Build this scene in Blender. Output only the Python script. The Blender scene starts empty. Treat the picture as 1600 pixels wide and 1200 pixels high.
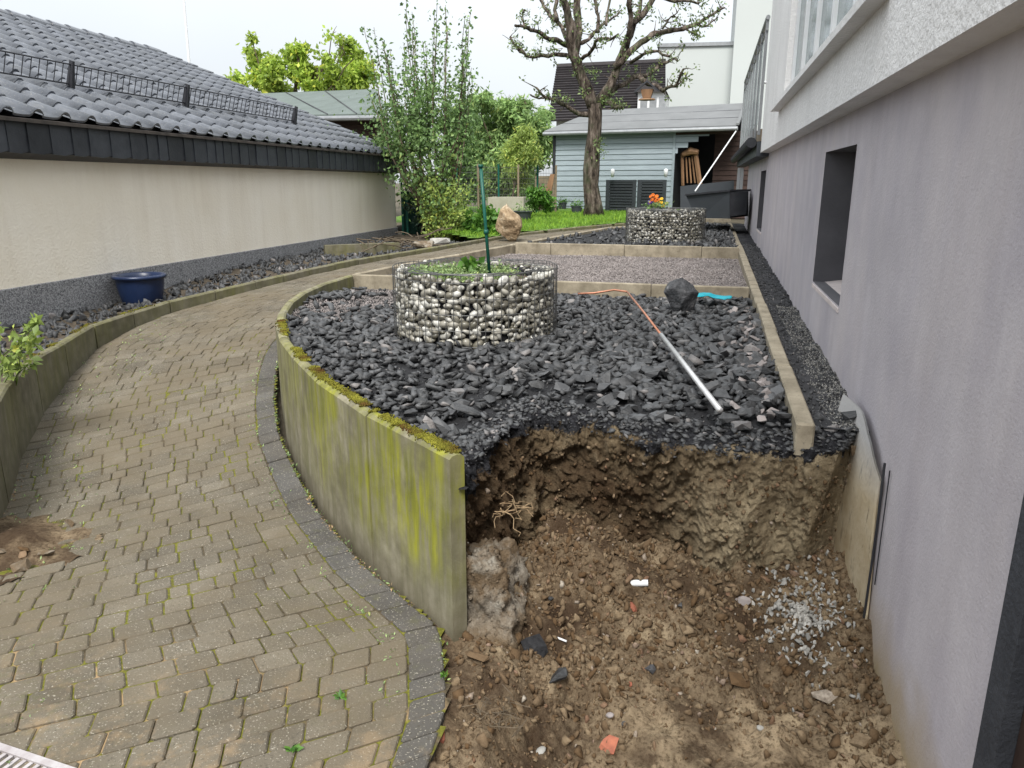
import bpy, bmesh, math, random
import numpy as np
from mathutils import Vector, Matrix
random.seed(7); RNG = np.random.default_rng(11)
R_ = math.radians
SC = bpy.context.scene; COL = SC.collection

# ------------------------------------------------------------------ camera
CAM_H, PITCH, YAW, FPX = 1.6, R_(14.92), R_(14.2), 1182.0
cd = bpy.data.cameras.new('camera'); cam = bpy.data.objects.new('camera', cd); COL.objects.link(cam)
cam.location = (0, 0, CAM_H); cam.rotation_euler = (R_(90) - PITCH, 0, YAW)
cd.sensor_width = 36; cd.lens = 36 * FPX / 1600; cd.clip_end = 3000; cd.clip_start = .05
SC.camera = cam
# ------------------------------------------------------------------ world: bright overcast
W = bpy.data.worlds.new('World'); SC.world = W; W.use_nodes = True
nt = W.node_tree; nt.nodes.clear()
sky = nt.nodes.new('ShaderNodeTexSky'); sky.sky_type = 'NISHITA'; sky.sun_disc = False
sky.sun_elevation = R_(52); sky.sun_rotation = R_(184)
mixw = nt.nodes.new('ShaderNodeMix'); mixw.data_type = 'RGBA'; mixw.inputs[0].default_value = .97
tcw = nt.nodes.new('ShaderNodeTexCoord'); nw = nt.nodes.new('ShaderNodeTexNoise'); nw.inputs['Scale'].default_value = 1.6; nw.inputs['Detail'].default_value = 4
rw = nt.nodes.new('ShaderNodeValToRGB'); rw.color_ramp.elements[0].position = .3; rw.color_ramp.elements[1].position = .75
rw.color_ramp.elements[0].color = (1.58, 1.67, 1.75, 1); rw.color_ramp.elements[1].color = (1.98, 2.05, 2.11, 1)
bgw = nt.nodes.new('ShaderNodeBackground'); bgw.inputs[1].default_value = .12
ow = nt.nodes.new('ShaderNodeOutputWorld'); L = nt.links.new
L(tcw.outputs['Generated'], nw.inputs['Vector']); L(nw.outputs['Fac'], rw.inputs[0])
sx_ = nt.nodes.new('ShaderNodeSeparateXYZ'); L(tcw.outputs['Generated'], sx_.inputs[0])
mrw = nt.nodes.new('ShaderNodeMapRange'); mrw.inputs[1].default_value = 0; mrw.inputs[2].default_value = 1; mrw.inputs[3].default_value = 1; mrw.inputs[4].default_value = 2.65; L(sx_.outputs[2], mrw.inputs[0])
vmw = nt.nodes.new('ShaderNodeVectorMath'); vmw.operation = 'SCALE'; L(rw.outputs[0], vmw.inputs[0]); L(mrw.outputs[0], vmw.inputs['Scale'])
L(sky.outputs[0], mixw.inputs[6]); L(vmw.outputs[0], mixw.inputs[7]); L(mixw.outputs[2], bgw.inputs[0]); L(bgw.outputs[0], ow.inputs[0])
sl = bpy.data.lights.new('sun', 'SUN'); sl.energy = 1.5; sl.angle = R_(22); sl.color = (1, .97, .92)
so = bpy.data.objects.new('sun', sl); COL.objects.link(so); so.rotation_euler = (R_(38), 0, R_(4))
SC.view_settings.view_transform = 'Standard'; SC.view_settings.look = 'None'
SC.view_settings.exposure = 1.8; SC.view_settings.gamma = 1; SC.view_settings.use_curve_mapping = False

# ------------------------------------------------------------------ helpers
def _ray(u, v):
    a = (u - 800., FPX, -(v - 600.)); c, s = math.cos(PITCH), math.sin(PITCH)
    b = (a[0], a[1] * c + a[2] * s, -a[1] * s + a[2] * c); c, s = math.cos(YAW), math.sin(YAW)
    return np.array([b[0] * c - b[1] * s, b[0] * s + b[1] * c, b[2]])
C0 = np.array([0, 0, CAM_H])
def P(u, v, y): r = _ray(u, v); return C0 + r * (y / r[1])          # surveyed point of the photo at depth y
def PX(u, v, x): r = _ray(u, v); return C0 + r * (x / r[0])
def PZ(u, v, z): r = _ray(u, v); return C0 + r * ((z - CAM_H) / r[2])
FY = [-5, 3.2, 3.8, 4.3, 5, 6, 7, 8, 10, 14, 20, 40]; FZ = [0, 0, .05, .12, .24, .38, .48, .55, .62, .72, .8, .8]
def pz(y): return np.interp(y, FY, FZ)
def bedz(x, y): return np.interp(y, [2.4, 3.1, 3.8, 5, 6.2, 7], [.60, .55, .60, .615, .60, .575])

def _h(ix, iy, iz, seed):
    n = (ix * 374761393 + iy * 668265263 + iz * 2147483647 + seed * 974711) & 0xffffffff
    n = ((n ^ (n >> 13)) * 1274126177) & 0xffffffff
    n = n ^ (n >> 16)
    return (n & 0xffff) / 65535.0
def vnoise(p, seed=0):
    p = np.asarray(p, float); i = np.floor(p).astype(np.int64); f = p - i; f = f * f * (3 - 2 * f)
    r = 0
    for dx in (0, 1):
        for dy in (0, 1):
            for dz in (0, 1):
                w = (f[..., 0] if dx else 1 - f[..., 0]) * (f[..., 1] if dy else 1 - f[..., 1]) * (f[..., 2] if dz else 1 - f[..., 2])
                r = r + w * _h(i[..., 0] + dx, i[..., 1] + dy, i[..., 2] + dz, seed)
    return r
def fbm(p, sc, o=4, seed=0):
    p = np.asarray(p, float) * sc; r = 0; a = .5; t = 0
    for k in range(o): r = r + a * vnoise(p + 17.3 * k, seed + k); t += a; a *= .5; p = p * 2.03
    return r / t - .5

def tag(o, label=None, cat=None, group=None, kind=None):
    if label: o['label'] = label
    if cat: o['category'] = cat
    if group: o['group'] = group
    if kind: o['kind'] = kind
    return o
def empty(name, loc, label, cat, group=None):
    o = bpy.data.objects.new(name, None); COL.objects.link(o); o.location = loc; o.empty_display_size = .2
    return tag(o, label, cat, group)
def mk(name, v, f, m, parent=None, smooth=False, loc=None):
    """one mesh object; v in world space (or local to loc)"""
    me = bpy.data.meshes.new(name); v = np.asarray(v, float)
    if loc is None and parent is not None: loc = None
    me.from_pydata(v.tolist(), [], [list(map(int, q)) for q in f]); me.materials.append(m)
    if smooth: me.polygons.foreach_set('use_smooth', [True] * len(me.polygons))
    me.update()
    o = bpy.data.objects.new(name, me); COL.objects.link(o)
    if loc is not None: o.location = loc
    if parent is not None: par(o, parent)
    return o
def wloc(o):
    l = Vector(o.location)
    if o.parent: l += o.matrix_parent_inverse.translation + wloc(o.parent)
    return l
def par(o, parent):
    o.parent = parent; o.matrix_parent_inverse = Matrix.Translation(-wloc(parent))
def link_mesh(name, me, parent, loc, rot=(0, 0, 0), scale=(1, 1, 1)):
    o = bpy.data.objects.new(name, me); COL.objects.link(o); o.location = loc; o.rotation_euler = rot; o.scale = scale
    if parent is not None: par(o, parent)
    return o
class MB:
    def __init__(s): s.v = []; s.f = []; s.n = 0
    def add(s, v, f):
        v = np.asarray(v, float); s.v.append(v); n = s.n; s.f += [[i + n for i in q] for q in f]; s.n += len(v); return s
    def box(s, a, b):
        x0, y0, z0 = a; x1, y1, z1 = b
        return s.add([(x0, y0, z0), (x1, y0, z0), (x1, y1, z0), (x0, y1, z0), (x0, y0, z1), (x1, y0, z1), (x1, y1, z1), (x0, y1, z1)],
              [(0, 3, 2, 1), (4, 5, 6, 7), (0, 1, 5, 4), (1, 2, 6, 5), (2, 3, 7, 6), (3, 0, 4, 7)])
    def hexa(s, bot, top):
        return s.add(list(bot) + list(top), [(0, 3, 2, 1), (4, 5, 6, 7), (0, 1, 5, 4), (1, 2, 6, 5), (2, 3, 7, 6), (3, 0, 4, 7)])
    def bbox(s, a, b, c=.006):
        """box with chamfered vertical+top edges"""
        x0, y0, z0 = a; x1, y1, z1 = b
        o = [(x0 + c, y0), (x1 - c, y0), (x1, y0 + c), (x1, y1 - c), (x1 - c, y1), (x0 + c, y1), (x0, y1 - c), (x0, y0 + c)]
        i = [(x0 + c, y0 + c)] * 1
        v = [(x, y, z0) for x, y in o] + [(x, y, z1 - c) for x, y in o]
        ii = [(min(max(x, x0 + c), x1 - c), min(max(y, y0 + c), y1 - c), z1) for x, y in o]
        v += [ii[0], ii[1], ii[3], ii[5]]
        v[16:20] = [(x0 + c, y0 + c, z1), (x1 - c, y0 + c, z1), (x1 - c, y1 - c, z1), (x0 + c, y1 - c, z1)]
        f = [(k, (k + 1) % 8, 8 + (k + 1) % 8, 8 + k) for k in range(8)] + [tuple(range(7, -1, -1)), (16, 17, 18, 19)]
        f += [(8, 9, 17, 16), (9, 10, 17), (10, 11, 18, 17), (11, 12, 18), (12, 13, 19, 18), (13, 14, 19), (14, 15, 16, 19), (15, 8, 16)]
        return s.add(v, f)
    def tube(s, pts, rad, n=6, caps=True, jit=0):
        pts = np.asarray(pts, float); m = len(pts)
        rad = np.full(m, rad) if np.isscalar(rad) else np.asarray(rad, float)
        t = np.gradient(pts, axis=0); t /= np.linalg.norm(t, axis=1)[:, None] + 1e-9
        up = np.array([0, 0, 1.]) if abs(t[0][2]) < .9 else np.array([1., 0, 0]); vs = []
        a = np.cross(t[0], up); a /= np.linalg.norm(a)
        for k in range(m):
            a = a - t[k] * (a @ t[k]); a /= np.linalg.norm(a) + 1e-9; b = np.cross(t[k], a)
            for q in range(n):
                an = 2 * math.pi * q / n; rr = rad[k] * (1 + (random.random() - .5) * jit)
                vs.append(pts[k] + rr * (math.cos(an) * a + math.sin(an) * b))
        f = [(k * n + q, k * n + (q + 1) % n, (k + 1) * n + (q + 1) % n, (k + 1) * n + q) for k in range(m - 1) for q in range(n)]
        if caps: f += [tuple(range(n - 1, -1, -1)), tuple((m - 1) * n + q for q in range(n))]
        return s.add(vs, f)
    def lathe(s, prof, c, n=24):
        cx, cy, cz = c; v = [(cx + r * math.cos(2 * math.pi * k / n), cy + r * math.sin(2 * math.pi * k / n), cz + z) for r, z in prof for k in range(n)]
        f = [(a * n + k, a * n + (k + 1) % n, (a + 1) * n + (k + 1) % n, (a + 1) * n + k) for a in range(len(prof) - 1) for k in range(n)]
        return s.add(v, f)
    def inst(s, base_v, base_f, T):
        return s.add(np.asarray(base_v) @ np.asarray(T)[:3, :3].T + np.asarray(T)[:3, 3], base_f)
    def build(s, name, m, parent=None, smooth=False):
        return mk(name, np.vstack(s.v), s.f, m, parent, smooth)
def centered(name, v, f, m, parent=None, smooth=False):
    v = np.asarray(v, float); c = v.mean(0); return mk(name, v - c, f, m, parent, smooth, loc=tuple(c))
def bulk(name, protos, T, m, parent=None, smooth=False):
    """many copies of small prototypes joined in one mesh, vectorised. T: list of (proto index, 3x3, loc)"""
    VV = []; FF = []; n = 0; byp = {}
    for k, A, l in T: byp.setdefault(k, []).append((A, l))
    for k, lst in byp.items():
        v, f = protos[k]; v = np.asarray(v); f = np.asarray(f)
        A = np.array([a for a, _ in lst]); l = np.array([b for _, b in lst])
        o = np.einsum('nij,vj->nvi', A, v) + l[:, None, :]
        VV.append(o.reshape(-1, 3)); FF.append((f[None] + (np.arange(len(lst)) * len(v))[:, None, None] + n).reshape(-1, f.shape[1])); n += len(lst) * len(v)
    V = np.vstack(VV); F = np.vstack(FF)
    me = bpy.data.meshes.new(name); me.vertices.add(len(V)); me.vertices.foreach_set('co', V.ravel())
    k = F.shape[1]; me.loops.add(F.size); me.loops.foreach_set('vertex_index', F.ravel().astype(np.int32))
    me.polygons.add(len(F)); me.polygons.foreach_set('loop_start', np.arange(0, F.size, k, dtype=np.int32)); me.polygons.foreach_set('loop_total', np.full(len(F), k, dtype=np.int32))
    if smooth: me.polygons.foreach_set('use_smooth', [True] * len(F))
    me.materials.append(m); me.update(calc_edges=True); me.validate()
    o = bpy.data.objects.new(name, me); COL.objects.link(o)
    if parent is not None: par(o, parent)
    return o
def rotm(rx, ry, rz):
    return np.array(Matrix.Rotation(rz, 3, 'Z') @ Matrix.Rotation(ry, 3, 'Y') @ Matrix.Rotation(rx, 3, 'X'))
def rot_rand(tilt=6.3):
    return rotm((random.random() - .5) * tilt, (random.random() - .5) * tilt, random.random() * 6.283)
def hull_proto(npts, sx, sy, sz, seed, ang=True):
    r = random.Random(seed); bm = bmesh.new()
    for _ in range(npts):
        if ang:
            p = Vector((r.uniform(-1, 1), r.uniform(-1, 1), r.uniform(-1, 1)))
            if p.length > 1.15: p = p.normalized() * 1.05
            elif p.length < .8: p = p.normalized() * .9
        else: p = Vector((r.gauss(0, 1), r.gauss(0, 1), r.gauss(0, 1))).normalized()
        bm.verts.new((p.x * sx, p.y * sy, p.z * sz))
    g = bmesh.ops.convex_hull(bm, input=bm.verts)
    bmesh.ops.delete(bm, geom=[e for e in g['geom_interior'] if isinstance(e, bmesh.types.BMVert)], context='VERTS')
    bmesh.ops.triangulate(bm, faces=bm.faces); bmesh.ops.recalc_face_normals(bm, faces=bm.faces)
    bm.verts.index_update(); v = np.array([x.co[:] for x in bm.verts]); f = [[q.index for q in a.verts] for a in bm.faces]; bm.free()
    return v, f
def ico_proto(sub, sx, sy, sz, seed, amp=.18):
    bm = bmesh.new(); bmesh.ops.create_icosphere(bm, subdivisions=sub, radius=1)
    v = np.array([x.co[:] for x in bm.verts]); f = [[q.index for q in a.verts] for a in bm.faces]; bm.free()
    v = v * (1 + amp * 2 * fbm(v + seed * 3.1, 1.1, 2, seed))[:, None]; return v * np.array([sx, sy, sz]), f

# ------------------------------------------------------------------ materials
class NT:
    def __init__(s, name, rough=.8, spec=.3):
        s.m = bpy.data.materials.new(name); s.m.use_nodes = True; s.t = s.m.node_tree; s.b = s.t.nodes['Principled BSDF']
        s.b.inputs['Roughness'].default_value = rough; s.b.inputs['Specular IOR Level'].default_value = spec
        s.g = s.t.nodes.new('ShaderNodeNewGeometry'); s.pos = s.g.outputs['Position']
    def L(s, a, b): s.t.links.new(a, b)
    def mapv(s, sc=(1, 1, 1), rot=(0, 0, 0), src=None):
        n = s.t.nodes.new('ShaderNodeMapping'); n.inputs['Scale'].default_value = sc; n.inputs['Rotation'].default_value = rot; s.L(src or s.pos, n.inputs[0]); return n.outputs[0]
    def noise(s, scale, det=4, rough=.55, vec=None):
        n = s.t.nodes.new('ShaderNodeTexNoise'); n.inputs['Scale'].default_value = scale; n.inputs['Detail'].default_value = det; n.inputs['Roughness'].default_value = rough
        s.L(vec or s.pos, n.inputs['Vector']); return n.outputs['Fac']
    def voro(s, scale, vec=None, out='Distance', feat='F1'):
        n = s.t.nodes.new('ShaderNodeTexVoronoi'); n.feature = feat; n.inputs['Scale'].default_value = scale; s.L(vec or s.pos, n.inputs['Vector']); return n.outputs[out]
    def ramp(s, fac, stops):
        n = s.t.nodes.new('ShaderNodeValToRGB'); e = n.color_ramp.elements
        while len(e) < len(stops): e.new(.5)
        for k, (p, c) in enumerate(stops):
            e[k].position = p; e[k].color = (c, c, c, 1) if np.isscalar(c) else (*c[:3], 1)
        s.L(fac, n.inputs[0]); return n.outputs[0]
    def mix(s, f, a, b, mode='MIX'):
        n = s.t.nodes.new('ShaderNodeMix'); n.data_type = 'RGBA'; n.blend_type = mode
        for k, x in ((0, f), (6, a), (7, b)):
            if isinstance(x, (int, float)): n.inputs[k].default_value = x if k == 0 else (x, x, x, 1)
            elif isinstance(x, tuple): n.inputs[k].default_value = (*x[:3], 1)
            else: s.L(x, n.inputs[k])
        return n.outputs[2]
    def math(s, op, a, b=0, clamp=False):
        n = s.t.nodes.new('ShaderNodeMath'); n.operation = op; n.use_clamp = clamp
        for k, x in ((0, a), (1, b)):
            if isinstance(x, (int, float)): n.inputs[k].default_value = x
            else: s.L(x, n.inputs[k])
        return n.outputs[0]
    def sep(s):
        n = s.t.nodes.new('ShaderNodeSeparateXYZ'); s.L(s.pos, n.inputs[0]); return n.outputs
    def rand(s):
        o = s.t.nodes.new('ShaderNodeObjectInfo'); return s.math('FRACT', s.math('ADD', o.outputs['Random'], s.g.outputs['Random Per Island']))
    def mr(s, x, a, b, c=0., d=1.):
        n = s.t.nodes.new('ShaderNodeMapRange'); n.inputs[1].default_value = a; n.inputs[2].default_value = b; n.inputs[3].default_value = c; n.inputs[4].default_value = d
        s.L(x, n.inputs[0]); return n.outputs[0]
    def color(s, c):
        if isinstance(c, tuple): s.b.inputs['Base Color'].default_value = (*c[:3], 1)
        else: s.L(c, s.b.inputs['Base Color'])
    def bump(s, *hs):
        prev = None
        for h, st, d in hs:
            n = s.t.nodes.new('ShaderNodeBump'); n.inputs['Strength'].default_value = st; n.inputs['Distance'].default_value = d
            s.L(h, n.inputs['Height'])
            if prev: s.L(prev, n.inputs['Normal'])
            prev = n.outputs[0]
        s.L(prev, s.b.inputs['Normal'])
def simple(name, a, b=None, scale=6, rough=.75, rnd=.25, bs=60, bd=.003, stretch=(1, 1, 1), metal=0, spec=.3):
    n = NT(name, rough, spec); b = b or tuple(x * .6 for x in a); vec = n.mapv(stretch)
    c = n.ramp(n.noise(scale, 5, .6, vec), [(.3, b), (.7, a)])
    if rnd: c = n.mix(1.0, c, n.ramp(n.rand(), [(0, 1 - rnd), (1, 1 + rnd)]), 'MULTIPLY')
    n.color(c); n.b.inputs['Metallic'].default_value = metal
    if bd: n.bump((n.noise(bs, 4, .6, vec), .7, bd))
    return n.m
def m_leaf(name, a, b, tr=.35):
    n = NT(name, .5, .35); c = n.ramp(n.rand(), [(0, b), (.55, a), (.9, tuple(min(1, x * 1.3) for x in a)), (1, (a[0] * 1.9, a[1] * 1.45, a[2] * 1.3))])
    c = n.mix(.5, c, n.mix(1., c, n.ramp(n.noise(1.3, 3), [(.35, .55), (.65, 1.25)]), 'MULTIPLY'))
    n.color(c); t = n.t.nodes.new('ShaderNodeBsdfTranslucent'); n.L(c, t.inputs[0])
    ms = n.t.nodes.new('ShaderNodeMixShader'); ms.inputs[0].default_value = tr
    out = n.t.nodes['Material Output']; n.L(n.b.outputs[0], ms.inputs[1]); n.L(t.outputs[0], ms.inputs[2]); n.L(ms.outputs[0], out.inputs[0]); return n.m
MAT = {}
# paver
def mk_paver(name, a, b):
    n = NT(name, .86, .2); c = n.ramp(n.noise(3.2, 4), [(.3, a), (.7, b)])
    c = n.mix(1., c, n.ramp(n.rand(), [(0, .82), (1, 1.16)]), 'MULTIPLY')
    c = n.mix(n.ramp(n.noise(150, 2, .5), [(.62, 0.), (.70, .7)]), c, (.42, .39, .32))
    c = n.mix(n.ramp(n.noise(110, 3, .5), [(.30, .6), (.42, 0.)]), c, (.05, .045, .035))
    moss = n.math('MULTIPLY', n.ramp(n.noise(1.1, 3), [(.45, 0.), (.7, 1.)]), n.ramp(n.noise(18, 4, .7), [(.5, 0.), (.7, .5)]))
    c = n.mix(moss, c, (.09, .092, .028)); c = n.mix(n.ramp(n.noise(1.7, 5, .65), [(.40, 0.), (.62, .7 if a[0] > .07 else .2)]), c, (.13, .105, .07)); c = n.mix(n.math('MULTIPLY', n.mr(n.sep()[1], 2.1, 1.5), n.ramp(n.noise(5, 5, .7), [(.52, 0.), (.66, .6)])), c, (.27, .19, .11)); n.color(c)
    sx = n.sep()
    n.bump((n.noise(140, 3, .7), .8, .003), (n.noise(12, 3), .5, .006)); return n.m
MAT['paver'] = mk_paver('concrete_paver', (.088, .075, .056), (.150, .131, .101))
MAT['paver_dark'] = mk_paver('dark_concrete_paver', (.058, .056, .054), (.092, .087, .08))
n = NT('joint_soil', .95, .1); s_ = n.sep()
moss = n.ramp(n.noise(6.5, 4, .6), [(.45, 0.), (.52, 1.)])
c = n.ramp(n.noise(40, 4), [(.3, (.045, .036, .022)), (.7, (.12, .095, .06))])
sand = n.math('MULTIPLY', n.mr(s_[1], 2.15, 1.8), n.ramp(n.noise(2.6, 3), [(.44, 0.), (.52, 1.)]))
c = n.mix(sand, c, (.30, .21, .115)); c = n.mix(moss, c, n.ramp(n.noise(60, 3), [(.3, (.07, .075, .012)), (.7, (.17, .16, .03))]))
n.color(c); n.bump((n.noise(90, 4, .7), .9, .006)); MAT['joint'] = n.m
# panel concrete with algae streaks
def mk_panel(name, algae, dk=1.):
    n = NT(name, .85, .25); v = n.mapv((1, 1, .12)); s_ = n.sep()
    c = n.ramp(n.noise(9, 5, .6), [(.3, (.15 * dk, .135 * dk, .09 * dk)), (.7, (.29 * dk, .265 * dk, .195 * dk))])
    c = n.mix(n.ramp(n.noise(14, 4, .6, v), [(.42, 0.), (.66, .65)]), c, (.10, .095, .05))
    g = n.math('MULTIPLY', n.ramp(n.noise(1.9, 4, .6, n.mapv((1, 1, .8))), [(.38, 0.), (.60, 1.)]), n.ramp(n.noise(24, 4, .65, v), [(.30, 0.), (.62, 1.)]))
    g = n.math('MULTIPLY', g, n.mr(s_[2], .06, .38)); g = n.math('MULTIPLY', g, algae, True)
    if algae > .9: g = n.math('MULTIPLY', g, n.mr(s_[1], 4.1, 2.9, .35, 1.))
    c = n.mix(g, c, n.ramp(n.noise(17, 4, .6, v), [(.3, (.10, .105, .017)), (.7, (.26, .26, .03))]))
    c = n.mix(n.ramp(n.noise(3.4, 4, .6), [(.55, 0.), (.68, .5)]), c, (.085, .075, .05))
    c = n.mix(n.math('MULTIPLY', n.mr(s_[2], .12, -.05), .5), c, (.09, .07, .045))
    n.color(c); n.bump((n.noise(120, 4, .7), .5, .002), (n.noise(10, 4, .6), .5, .006)); return n.m
MAT['panel'] = mk_panel('mossy_concrete', 1.9, .9); MAT['panel2'] = mk_panel('weathered_concrete', .3, .62)
n = NT('kerb_concrete', .85, .25)
c = n.ramp(n.noise(7, 5, .65), [(.3, (.16, .135, .095)), (.7, (.34, .295, .22))]); c = n.mix(n.ramp(n.noise(70, 3), [(.6, 0.), (.72, .6)]), c, (.1, .09, .07))
n.color(c); n.bump((n.noise(130, 4, .7), .6, .003)); MAT['kerb'] = n.m
n = NT('yellow_moss', .95, .1); c = n.ramp(n.noise(7, 3), [(.36, (.09, .045, .015)), (.5, (.13, .12, .018)), (.7, (.22, .21, .03))])
n.color(n.mix(1., c, n.ramp(n.rand(), [(0, .6), (1, 1.2)]), 'MULTIPLY')); n.bump((n.noise(300, 3), .8, .003)); MAT['moss'] = n.m
def mk_slate(name, a, b, r=.55):
    n = NT(name, r, .4); c = n.ramp(n.rand(), [(0, a), (.7, b), (.93, tuple(x * 1.5 for x in b)), (1, (.22, .2, .19))])
    c = n.mix(n.ramp(n.noise(22, 4, .6), [(.4, 0.), (.75, .5)]), c, (.12, .12, .122)); n.color(c)
    n.bump((n.noise(50, 4, .6, n.mapv((1, 1, 3))), .6, .006)); return n.m
MAT['slate'] = mk_slate('broken_slate', (.010, .0103, .011), (.047, .048, .05))
MAT['slate_grit'] = simple('black_grit', (.024, .024, .026), (.008, .008, .009), 60, .85, .3, 160, .006)
n = NT('fine_gravel', .85, .2); c = n.ramp(n.voro(60, out='Color'), [(.1, (.09, .078, .074)), (.9, (.27, .235, .22))])
n.color(c); n.bump((n.voro(60), .9, .01)); MAT['gravel'] = n.m
MAT['gravel_bit'] = simple('gravel_grain', (.28, .25, .24), (.13, .115, .11), 3, .8, .5, 100, .001)
# soil
n = NT('clay_soil', .95, .12); s_ = n.sep()
c = n.ramp(n.noise(4.5, 6, .65), [(.28, (.08, .056, .034)), (.5, (.22, .165, .10)), (.72, (.46, .37, .24))])
c = n.mix(n.ramp(n.noise(45, 4, .7), [(.35, .55), (.6, 0.)]), c, (.045, .027, .013))
c = n.mix(n.math('MULTIPLY', n.mr(s_[0], -.35, .25), n.ramp(n.noise(2.5, 4, .6, n.mapv((1, 1, .4))), [(.36, 0.), (.6, .8)])), c, (.50, .41, .27))
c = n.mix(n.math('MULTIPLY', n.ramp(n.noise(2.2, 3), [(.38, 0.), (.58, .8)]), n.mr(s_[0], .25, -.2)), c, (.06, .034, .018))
blk = n.math('ADD', s_[2], n.math('MULTIPLY', n.math('SUBTRACT', n.noise(7, 6, .75), .5), .34))
c = n.mix(n.mr(blk, .485, .505), c, n.ramp(n.noise(50, 3), [(.35, (.010, .010, .012)), (.7, (.05, .05, .055))]))
n.color(c); n.bump((n.noise(25, 6, .8, n.mapv((1, 1, .45))), 1., .035), (n.voro(85), .5, .008), (n.noise(140, 4, .7), .9, .008)); MAT['soil'] = n.m
n = NT('pit_floor_soil', .95, .12); s_ = n.sep()
c = n.ramp(n.noise(5, 6, .7), [(.3, (.09, .06, .036)), (.5, (.195, .143, .09)), (.7, (.36, .28, .18))])
sm = n.math('MULTIPLY', n.mr(s_[1], 2.75, 2.35), n.mr(s_[0], -.35, 0.05)); c = n.mix(n.math('MULTIPLY', sm, .9), c, n.ramp(n.noise(7, 5, .65), [(.3, (.21, .155, .095)), (.5, (.33, .25, .16)), (.7, (.44, .345, .22))]))
c = n.mix(n.ramp(n.noise(3.1, 5, .65), [(.46, 0.), (.60, .85)]), c, (.05, .031, .019)); c = n.mix(n.ramp(n.noise(60, 4, .7), [(.34, .8), (.52, 0.)]), c, (.045, .027, .014)); n.color(c)
n.bump((n.noise(30, 6, .75), 1., .018), (n.noise(160, 4, .7), .7, .004)); MAT['floor_soil'] = n.m
n = NT('soil_clod', .95, .12); c = n.ramp(n.rand(), [(0, (.10, .06, .03)), (.5, (.145, .10, .06)), (.88, (.235, .175, .11)), (.96, (.19, .11, .07)), (1, (.40, .36, .30))])
c = n.mix(n.ramp(n.noise(60, 4, .7), [(.35, .5), (.6, 0.)]), c, (.07, .045, .025)); n.color(c); n.bump((n.noise(90, 4, .7), .8, .006)); MAT['clod'] = n.m
MAT['pale'] = simple('pale_limestone', (.36, .35, .325), (.23, .22, .20), 20, .8, .3, 120, .002)
MAT['bed_soil'] = simple('garden_soil', (.10, .08, .055), (.04, .03, .022), 14, .95, .1, 60, .012)
# render walls
def mk_render(name, a, b, bs, bd, streak=.2, scol=None, top=None):
    n = NT(name, .9, .15); c = n.ramp(n.noise(1.6, 5, .6), [(.3, a), (.7, b)])
    c = n.mix(n.math('MULTIPLY', n.ramp(n.noise(5, 5, .65, n.mapv((1, 1, .1))), [(.45, 0.), (.75, 1.)]), streak), c, scol or tuple(x * .6 for x in a))
    n.color(c); n.bump((n.noise(bs, 3, .6), .8, bd), (n.noise(bs * 3, 2, .6), .4, bd * .4)); return n
k = mk_render('grey_base_render', (.44, .41, .43), (.54, .505, .525), 75, .003, .35, (.33, .29, .305)); s_ = k.sep()
col = k.b.inputs['Base Color'].links[0].from_socket
col = k.mix(k.ramp(k.noise(2.6, 5, .6, k.mapv((1, 1, .5))), [(.42, 0.), (.68, .45)]), col, (.35, .32, .37))
col = k.mix(k.ramp(k.noise(1.3, 4, .6, k.mapv((1, 1, .5), (0, 0, 1.))), [(.52, 0.), (.68, .5)]), col, (.56, .51, .505))
col = k.mix(k.ramp(k.noise(7, 5, .7), [(.4, 0.), (.75, .3)]), col, (.35, .325, .345))
col = k.mix(k.ramp(k.noise(150, 2), [(.66, 0.), (.74, .35)]), col, (.09, .085, .1))
dirt = k.math('ADD', s_[2], k.math('MULTIPLY', k.noise(4, 4), .35)); col = k.mix(k.math('MULTIPLY', k.mr(dirt, .28, -.02), k.mr(s_[1], 3.4, 3.0)), col, (.36, .28, .17))
k.color(col); MAT['grey_render'] = k.m
MAT['white_render'] = mk_render('white_rough_render', (.72, .71, .70), (.80, .79, .78), 38, .012, .25, (.42, .41, .40)).m
MAT['cream_render'] = mk_render('cream_render', (.88, .805, .675), (.92, .855, .745), 42, .007, .30, (.66, .57, .45)).m
n = NT('grey_plinth_chips', .85, .2); c = n.ramp(n.voro(110, out='Color'), [(.1, (.09, .09, .10)), (.9, (.38, .38, .385))]); n.color(c); n.bump((n.voro(110), .6, .004)); MAT['plinth'] = n.m
MAT['far_white'] = simple('far_white_render', (.46, .49, .48), (.44, .465, .455), .3, .9, 0, 20, .001)
MAT['white_pl'] = simple('white_plastic', (.75, .76, .77), (.66, .67, .68), 3, .35, 0, 20, 0)
MAT['grey_metal'] = simple('grey_metal', (.30, .31, .32), (.22, .23, .24), 8, .45, .1, 40, .0005, metal=.3)
MAT['dark_metal'] = simple('dark_metal', (.035, .037, .042), (.02, .02, .024), 8, .5, .1, 40, .0005)
MAT['anthracite'] = simple('anthracite_panel', (.05, .056, .064), (.04, .045, .051), 2, .55, .1, 30, .0005)
MAT['void'] = simple('dark_interior', (.012, .012, .014), (.008, .008, .009), 3, .9, 0, 10, 0)
n = NT('glazed_roof_tile', .24, .8); c = n.ramp(n.noise(14, 4, .6), [(.3, (.055, .061, .073)), (.7, (.10, .108, .127))])
c = n.mix(1., c, n.ramp(n.rand(), [(0, .85), (1, 1.15)]), 'MULTIPLY'); c = n.mix(n.ramp(n.noise(60, 4, .7), [(.58, 0.), (.70, .6)]), c, (.26, .25, .22)); c = n.mix(n.ramp(n.noise(2.5, 4, .6), [(.5, 0.), (.7, .35)]), c, (.07, .072, .07)); n.color(c); n.bump((n.noise(90, 3), .4, .002)); MAT['tile'] = n.m
MAT['shingle'] = simple('slate_shingle', (.046, .05, .058), (.028, .031, .038), 8, .5, .35, 40, .003)
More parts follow.
